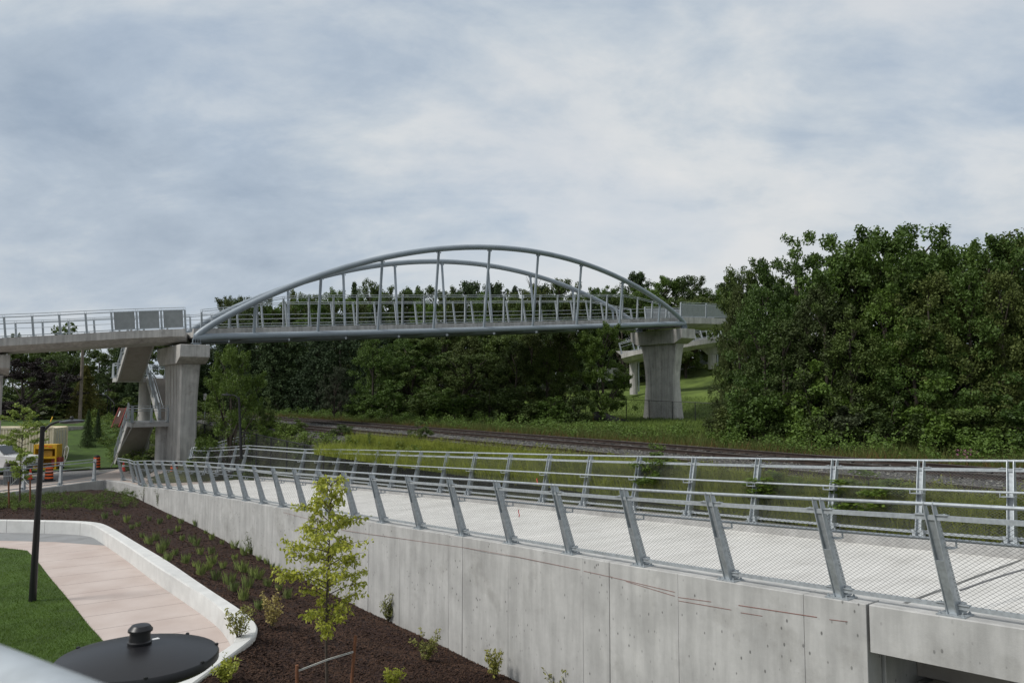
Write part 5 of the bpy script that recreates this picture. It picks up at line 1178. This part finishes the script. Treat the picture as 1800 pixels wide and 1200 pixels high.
# left background
tree('bush', 88, 549, 96, 132, 'leaf_dark', 'big round dark tree rising above the left approach deck')
tree('broad', 22, 588, 100, 60, 'leaf_dark', 'dark tree peeping over the left end of the approach deck')
tree('broad', 40, 632, 74, 150, 'leaf_purple', 'dark purple leaved tree under the left approach deck')
tree('conifer', 150, 640, 78, 78, 'needle_yellow', 'yellowish conifer behind the wooden utility pole')
for k, (x, y, Y, w) in enumerate([(-40, 610, 90, 120), (115, 612, 88, 150), (175, 602, 92, 150), (215, 597, 90, 150), (255, 596, 96, 150), (295, 595, 94, 150), (335, 595, 92, 130), (60, 610, 96, 120), (190, 640, 84, 80), (240, 650, 84, 90), (300, 650, 86, 90)]):
    tree('broad' if k % 3 else 'conifer', x, y, Y, w, 'leaf_dark' if k % 3 else 'needle_dark', 'dark leafy tree in the wood behind the staircase' if k % 3 else 'dark evergreen in the wood behind the approach deck', group=['evergreens behind the approach deck', 'dark trees behind the staircase'][k % 3 > 0])
for (x, y, Y, w, lab) in ((157, 719, 62, 24, 'larger of the two small clipped cedars on the bank lawn'), (174, 718, 64, 17, 'slimmer of the two small clipped cedars on the bank lawn'), (66, 722, 66, 14, 'small lone cedar behind the cream container')):
    t = tree('conifer', x, y, Y, w, 'needle_dark', lab, name='cedar'); t.scale = (t.scale[0] * 1.2, t.scale[1] * 1.2, t.scale[2])
tree('broad', 408, 612, 47, 128, 'leaf_light', 'round bright green tree right of the left pier, behind the black fence')
for x, y, Y, w in ((-30, 690, 80, 130), (70, 694, 82, 120), (118, 700, 84, 90), (200, 690, 82, 100), (262, 690, 84, 110), (330, 694, 82, 100)):
    tree('bush', x, y, Y, w, 'leaf_dark', 'dark undergrowth shrub beneath the wood on the left bank', name='shrub', cat='shrub', group='undergrowth shrubs on the left bank')
# shrubs between ramp and railway
for a in [('bush', 738, 742, 35.5, 52, 'leaf_dark', 'dark round shrub standing on the near edge of the railway bed'), ('bush', 1150, 783, 21.3, 95, 'leaf_light', 'tall green shrub rising behind the far ramp railing, in front of the tracks'), ('bush', 1375, 823, 18.3, 125, 'leaf_light', 'green shrub seen through the far mesh, right of the tall green one'), ('bush', 1520, 826, 16.6, 170, 'leaf_light', 'wide green shrub seen through the mesh left of the rightmost far post'),
          ('bush', 520, 732, 46, 45, 'leaf_dark', 'dark shrub at the left end of the visible track'), ('bush', 600, 742, 42, 50, 'leaf_dark', 'small dark shrub on the railway edge left of the dark round one'), ('bush', 650, 764, 36, 30, 'leaf_dark', 'smallest dark shrub on the near railway edge'), ('bush', 918, 786, 28, 26, 'leaf_light', 'small bright shrub between the tracks and the far railing'), ('bush', 876, 784, 29, 14, 'leaf_light', 'tiny bright shrub on the near edge of the railway bed'), ('bush', 470, 700, 50, 40, 'leaf_dark', 'dark shrub beside the round bright green tree')]:
    tree(*a, name='shrub', cat='shrub')
def thicket():
    rng = np.random.default_rng(31); C = []; S = []
    for _ in range(460):
        T = rng.uniform(25, 84); L = rng.uniform(Lf(min(T, 46)) + 1.3, 17.3) if T < 46 else rng.uniform(9.5 if T > 58 else 12.8, 17.1); z = float(ground_h(T, L)); h = rng.uniform(.4, 1.45) * (1 if T > 33 else .75)
        for q in range(3):
            t_, l_, z_, s_ = T + rng.normal(0, .35), L + rng.normal(0, .25), z + h * (q + .4) / 3, rng.uniform(.22, .45); P_ = TL(t_, l_, z_)
            if P_[0] / P_[1] > -.285 and (l_ > 16.7 or z_ + s_ * .6 > (ZTRACK - .12) * l_ / 17.3): continue
            C.append(P_); S.append(s_)
    V = leaves(rng, np.array(C), np.array(S), np.full(len(C), 62), .062, .8)
    tag(link('weed_thicket', fast_mesh('weed_thicket', V, 4, 'weed_leaf')), 'bright green weedy thicket between the black fence and the railway', 'weeds', kind='stuff')
    C = []; S = []
    for _ in range(950):
        T = rng.uniform(-4, 32); L = rng.uniform(Lf(T) + .35, 16.9); z = max(float(ground_h(T, L)), float(np.interp(L, [15.7, 16.5, 17.4], [-3.0, -2.36, -2.31]))); h = rng.uniform(.2, .75) * (.6 if L > 16.4 else 1)
        for q in range(2): C.append(TL(T, L, z + h * (q + .5) / 2) + rng.normal(0, .08, 3)); S.append(rng.uniform(.12, .28))
    V = leaves(rng, np.array(C), np.array(S), np.full(len(C), 60), .026, .9)
    tag(link('verge_weeds', fast_mesh('verge_weeds', V, 4, 'yellow_weed')), 'yellow green weeds on the verge behind the far ramp railing', 'weeds', kind='stuff')
    N = 110000; T = rng.uniform(-6, 36, N); L = np.array([rng.uniform(Lf(t) + .22, 16.9) for t in T]); P = np.array([TL(t, q, 0) for t, q in zip(T, L)]); P[:, 2] = np.maximum(ground_h(T, L), np.interp(L, [15.7, 16.5, 17.4], [-3.0, -2.36, -2.31])) - .02
    tag(link('verge_grass', fast_mesh('verge_grass', blades(rng, P, rng.uniform(.25, .80, N) * np.where(L > 16.4, .55, 1), .022, .4), 3, 'verge_blade')), 'tall green grass on the verge behind the far ramp railing', 'grass', kind='stuff')
    # far side of the railway
    N = 120000; T = -6 + 130 * rng.random(N) ** 1.3; L = 25.9 + 9 * rng.random(N) ** 1.3; h = rng.uniform(.3, .9, N) * (.75 + .45 * np.sin(T * .9 + L) * np.sin(T * .37 - L * 1.3)); P = np.array([TL(t, q, 0) for t, q in zip(T, L)]); P[:, 2] = ground_h(T, L) - .02
    tag(link('trackside_grass', fast_mesh('trackside_grass', blades(rng, P, h, .030, .35), 3, 'tall_grass')), 'tall dull green grass along the far side of the railway', 'grass', kind='stuff')
    N = 11000; T = -6 + 120 * rng.random(N); L = 25.3 + 1.2 * rng.random(N); P = np.array([TL(t, q, 0) for t, q in zip(T, L)]); P[:, 2] = ground_h(T, L) - .05
    tag(link('rust_weeds', fast_mesh('rust_weeds', blades(rng, P, rng.uniform(.25, .75, N), .030, .6), 3, 'rust_weed')), 'rust brown withered weeds along the far edge of the ballast', 'weeds', kind='stuff')
    C = []; S = []
    for _ in range(620):
        T = rng.uniform(-4, 100); L = rng.uniform(26.6, 35); z = float(ground_h(T, L)); h = rng.uniform(.3, 1.5) * rng.uniform(.5, 1)
        for q in range(2): C.append(TL(T, L, z + h * (q + .5) / 2) + rng.normal(0, .15, 3)); S.append(rng.uniform(.25, .5))
    V = leaves(rng, np.array(C), np.array(S), np.full(len(C), 60), .055, .9)
    tag(link('trackside_weeds', fast_mesh('trackside_weeds', V, 4, 'leaf_mid')), 'dark leafy weeds at the foot of the woods beyond the railway', 'weeds', kind='stuff')
    N = 70000; T = rng.uniform(18, 74, N); L = 34 + 34 * rng.random(N); P = np.array([TL(t, q, 0) for t, q in zip(T, L)]); P[:, 2] = ground_h(T, L) + .14
    u = P[:, 0] / P[:, 1]; P = P[(u > .05) & (u < .35)]
    tag(link('meadow_grass', fast_mesh('meadow_grass', blades(rng, P, .32, .045, .5), 3, 'meadow')), 'rough green meadow grass around the right pier', 'grass', kind='stuff')
    C = []
    for _ in range(22): C.append(onL(1700 + rng.normal(0, 11), 797 + rng.normal(0, 5), 27.5 + rng.normal(0, .3)))
    tag(link('pink_flowers', fast_mesh('pink_flowers', leaves(rng, np.array(C), np.full(22, .06), np.full(22, 8), .025), 4, 'pink_bloom')), 'patch of pink flower spikes at the far edge of the railway', 'flowers', kind='stuff')
thicket()
def bare_tree():
    b = ground_at(940, 118); rng = random.Random(5); t = thing('bare_tree', 'leafless dead tree on the skyline behind the right half of the arch', 'tree', b); H = at(940, 466, 118)[2] - b[2]; m = MB(); m.tube([b, b + np.array([0, 0, H * .6]), b + np.array([.2, 0, H * .8])], [.25, .16, .08], 6); m.build('trunk', 'bark', t); m = MB()
    for k in range(26):
        z = H * rng.uniform(.55, .8); a = rng.uniform(0, 6.28); o = b + np.array([0, 0, z]); d = np.array([math.cos(a) * rng.uniform(.6, 2.6), math.sin(a) * 1.5, H * rng.uniform(.08, .22)]); m.tube([o, o + d * .5 + np.array([0, 0, -.2]), o + d], [.06, .04, .015], 4)
    m.build('branches', 'bark', t)
bare_tree()
# ------------------------------------------------------------------ planting in the mulch bed
def tuft_meshes():
    out = []
    for s in range(4):
        rng = np.random.default_rng(300 + s); N = 95; a = rng.uniform(0, 6.28, N); r = rng.uniform(0, .15, N); P = np.stack([r * np.cos(a), r * np.sin(a), np.full(N, -.01)], 1); h = rng.uniform(.14, .50, N); b = a + rng.normal(0, .5, N); le = rng.uniform(.02, .40, N)
        mid = P + np.stack([np.cos(b) * h * le * .35, np.sin(b) * h * le * .35, h * .6], 1); tip = P + np.stack([np.cos(b) * h * le, np.sin(b) * h * le, h], 1); w = np.stack([-np.sin(b), np.cos(b), np.zeros(N)], 1) * .0017
        V = np.empty((N * 5, 3)); V[0::5] = P - w; V[1::5] = P + w; V[2::5] = mid + w * .8; V[3::5] = tip; V[4::5] = mid - w * .8; out.append(fast_mesh('tuft', V, 5, 'tuft_blade'))
    return out
TUFT = tuft_meshes()
tuft_px = [(205, 905), (222, 918), (185, 912), (243, 925), (232, 930), (262, 915), (280, 920), (250, 945), (262, 955), (275, 950), (290, 965), (283, 972), (300, 940), (312, 935), (320, 950), (338, 955), (345, 960), (330, 985), (326, 990), (352, 975), (372, 975), (372, 990), (308, 975), (295, 985), (380, 1020), (402, 1028), (365, 1000), (392, 1000), (412, 985), (420, 1005), (430, 1005), (445, 1015), (455, 1020), (428, 1053), (455, 1072), (390, 958), (412, 965), (430, 975), (440, 975), (455, 985), (470, 990), (478, 1000), (495, 1000), (470, 1030), (490, 1040), (505, 1050), (352, 1010), (345, 998), (410, 1040), (436, 1030), (298, 912), (318, 920), (345, 925), (362, 940), (372, 950)]
for k, (x, y) in enumerate(tuft_px):
    p = mulch_pt(x, y); s = random.uniform(.5, .95); t = tag(link('grass_tuft', TUFT[k % 4], None, p), 'fine ornamental grass tuft planted in the brown mulch bed', 'grass tuft', 'ornamental grass tufts in the mulch bed'); t.scale = (s, s, s); t.rotation_euler = (0, 0, random.uniform(0, 6.28))
def groundcover():
    rng = np.random.default_rng(51); C = []; S = []
    for _ in range(520):
        x = rng.uniform(-60, 240); y = rng.uniform(872, 899) - (6 if x > 180 else 0); p = mulch_pt(x, y); C.append(p + np.array([rng.normal(0, .1), rng.normal(0, .1), rng.uniform(.08, .30)])); S.append(rng.uniform(.10, .2))
    tag(link('ground_cover', fast_mesh('ground_cover', leaves(rng, np.array(C), np.array(S), np.full(len(C), 55), .024, .8), 4, 'weed_leaf')), 'green leafy ground cover at the back of the mulch bed', 'ground cover', kind='stuff')
groundcover()
def shrublet(px, py, h, w, mat, label, n=9, leaf=.035, per=16, name='young_shrub', cat='shrub', dens=1.0, base=None):
    """thin upright stems with leaves along them"""
    rng = np.random.default_rng(int(px * 3 + py)); b = mulch_pt(px, py) if base is None else base; t = thing(name, label, cat, b); m = MB(); C = []
    for k in range(n):
        a = rng.uniform(0, 6.28); d = np.array([math.cos(a), math.sin(a), 0]) * w * rng.uniform(.25, .55); hh = h * rng.uniform(.55, 1.0); P = [b + np.array([0, 0, -.03]), b + d * .45 + np.array([0, 0, hh * .5]), b + d + np.array([0, 0, hh])]; m.tube(P, [.008, .006, .003], 5)
        for q in np.linspace(.3, 1.0, int(per * dens)): C.append((lerp(P[0], P[1], q * 2) if q < .5 else lerp(P[1], P[2], q * 2 - 1)) + rng.normal(0, .035, 3))
    m.build('stems', 'young_bark', t); C = np.array(C); V = leaves(rng, C, np.full(len(C), leaf * 1.5), np.full(len(C), 4), leaf, 1, .25, .45, .4); me = fast_mesh('foliage', V - wloc(t), 4, mat); link('foliage', me, t); return t
for a in [(476, 1106, .85, .55, 'leaf_buff', 'yellowing young shrub left of the foreground lime tree'), (420, 1108, .72, .55, 'leaf_shrub', 'thin young shrub by the rounded corner of the seat wall'), (393, 1205, .55, .55, 'leaf_lime', 'low yellow green shrub below the corner of the seat wall'), (682, 1092, .80, .45, 'leaf_shrub', 'small olive shrub at the foot of the ramp wall, farthest of the row'), (752, 1160, .85, .75, 'leaf_shrub', 'largest leafy shrub at the foot of the ramp wall'), (872, 1196, .62, .45, 'leaf_shrub', 'yellow green shrub at the foot of the ramp wall, third of the row'), (986, 1222, .85, .65, 'leaf_shrub', 'shrub at the foot of the ramp wall nearest the lower picture edge'), (690, 1212, .42, .45, 'leaf_lime', 'small pale plant at the lower picture edge right of the stake')]:
    shrublet(*a)
for x, y, h, lab in ((252, 882, 1.0, 'left of two tall thin weeds against the ramp wall'), (279, 893, 1.1, 'right of two tall thin weeds against the ramp wall'), (440, 975, .8, 'wispy weed at the foot of the ramp wall among the grass tufts')):
    shrublet(x, y, h, .5, 'weed_leaf', lab, 7, .022, 14, 'tall_weed', 'weed')
def young_tree(name, label, base, H, mat, seed, levels, leaf, group=None, shape=None, trunk_r=.030):
    rng = np.random.default_rng(seed); base = np.array(base); t = thing(name, label, 'tree', base, group); up = np.array([0, 0, 1.0]); P = [base - up * .1] + [base + up * H * q + np.array([math.sin(q * 5 + seed) * .03, 0, 0]) for q in (.0, .2, .4, .6, .8, .97)]
    MB().tube(P, [trunk_r * 1.1, trunk_r, trunk_r * .9, trunk_r * .7, trunk_r * .5, trunk_r * .3, .004], 8).build('trunk', 'young_bark', t); m = MB(); C = []; D = []
    for k in range(levels):
        q = .26 + .72 * (k + rng.uniform(-.3, .3)) / levels; q = min(max(q, .24), .97); a = k * 2.4 + rng.normal(0, .5); R_ = shape(q) * rng.uniform(.35, 1.25); o = base + up * H * q; ris = rng.uniform(.15, .55) * R_ + .10 * (q > .8)
        pts = [o, o + np.array([math.cos(a), math.sin(a), 0]) * R_ * .5 + up * ris * .7, o + np.array([math.cos(a), math.sin(a), 0]) * R_ + up * ris * .85]; m.tube(pts, [trunk_r * .38, trunk_r * .25, .004], 5)
        sub = [pts]
        for _ in range(3):
            f = rng.uniform(.35, .85); s0 = lerp(pts[0], pts[1], f * 2) if f < .5 else lerp(pts[1], pts[2], f * 2 - 1); a2 = a + rng.choice((-1, 1)) * rng.uniform(.5, 1.1); L2 = R_ * rng.uniform(.25, .5); e = s0 + np.array([math.cos(a2), math.sin(a2), .25]) * L2; m.tube([s0, lerp(s0, e, .5) + up * .02, e], [trunk_r * .2, trunk_r * .14, .003], 4); sub.append([s0, lerp(s0, e, .5), e])
        for pp in sub:
            L_ = np.linalg.norm(pp[2] - pp[0]); n = max(3, int(L_ / .05))
            for f in np.linspace(.25, 1.0, n):
                c = lerp(pp[0], pp[1], f * 2) if f < .5 else lerp(pp[1], pp[2], f * 2 - 1)
                if rng.random() < .88: C.append(c + rng.normal(0, .02, 3)); D.append(nrm(pp[2] - pp[0]))
    m.build('branches', 'young_bark', t); C = np.array(C); per = 5; idx = np.repeat(np.arange(len(C)), per); N = len(idx)                       # drooping leaflets
    a = rng.normal(0, .75, (N, 3)); a[:, 2] = -np.abs(rng.normal(.75, .4, N)); a /= np.linalg.norm(a, axis=1)[:, None]; nn = rng.normal(0, 1, (N, 3)); nn -= a * (nn * a).sum(1)[:, None]; nn /= np.linalg.norm(nn, axis=1)[:, None]; b = np.cross(nn, a); s = leaf * rng.uniform(.7, 1.3, (N, 1)); o = C[idx] + rng.normal(0, .035, (N, 3))
    V = np.empty((N * 5, 3)); V[0::5] = o; V[1::5] = o + a * s * .45 + b * s * .26; V[2::5] = o + a * s + nn * s * .12; V[3::5] = o + a * s * .45 - b * s * .26; V[4::5] = o + a * s * .1
    V = V.reshape(-1, 5, 3)[:, :4].reshape(-1, 3); link('foliage', fast_mesh('foliage', V - wloc(t), 4, mat), t); return t
FT = mulch_pt(574, 1216)
ftop = at(573, 838, FT[1])[2]
young_tree('young_tree', 'slender yellow green young tree in the mulch bed in front of the ramp wall', FT, ftop - FT[2], 'leaf_lime', 3, 52, .080, shape=lambda q: .20 + .66 * math.sin(math.pi * min(1, max(0, (1.04 - q) / .86))) ** 1.0 * (1 if q < .75 else .75))
SAP = mulch_pt(34, 890)
young_tree('young_tree', 'green sapling tied to two stakes at the left picture edge', SAP, at(24, 712, SAP[1])[2] - SAP[2], 'leaf_sapling', 9, 34, .11, shape=lambda q: .22 + .95 * math.sin(math.pi * min(1, max(0, (1.03 - q) / .82))), trunk_r=.04)
def stake(px, py, ty, label, lean=0, r=.032):
    b = mulch_pt(px, py); top = at(px + lean, ty, b[1]); t = tag(MB().tube([b - np.array([0, 0, .3]), b, top], [r, r, r * .92], 8).build('tree_stake', 'stake_wood'), label, 'stake', 'wooden tree stakes'); return top
s1 = stake(522, 1236, 1168, 'left wooden stake of the foreground young tree, cut by the picture edge'); s2 = stake(616, 1222, 1116, 'right leaning wooden stake of the foreground young tree', 9)
s3 = stake(16, 893, 846, 'pale wooden stake left of the sapling', -1, .04); s4 = stake(53, 893, 841, 'orange brown wooden stake right of the sapling', 0, .04)
def strap(pts, label):
    m = MB()
    for dz in (0, .022): m.tube([np.array(p) - np.array([0, 0, dz]) for p in pts], .007, 5)
    tag(m.build('tree_tie', 'strap'), label, 'tree tie')
up = np.array([0, 0, 1.0]); strap([s1 - up * .10, lerp(s1, s2, .5) - up * .20 + np.array([.03, 0, .04]), s2 - up * .28], 'pale woven tie strung between the two stakes of the foreground tree')
strap([s3 - up * .25, SAP + up * 1.5, s4 - up * .35], 'pale woven tie holding the sapling between its stakes')
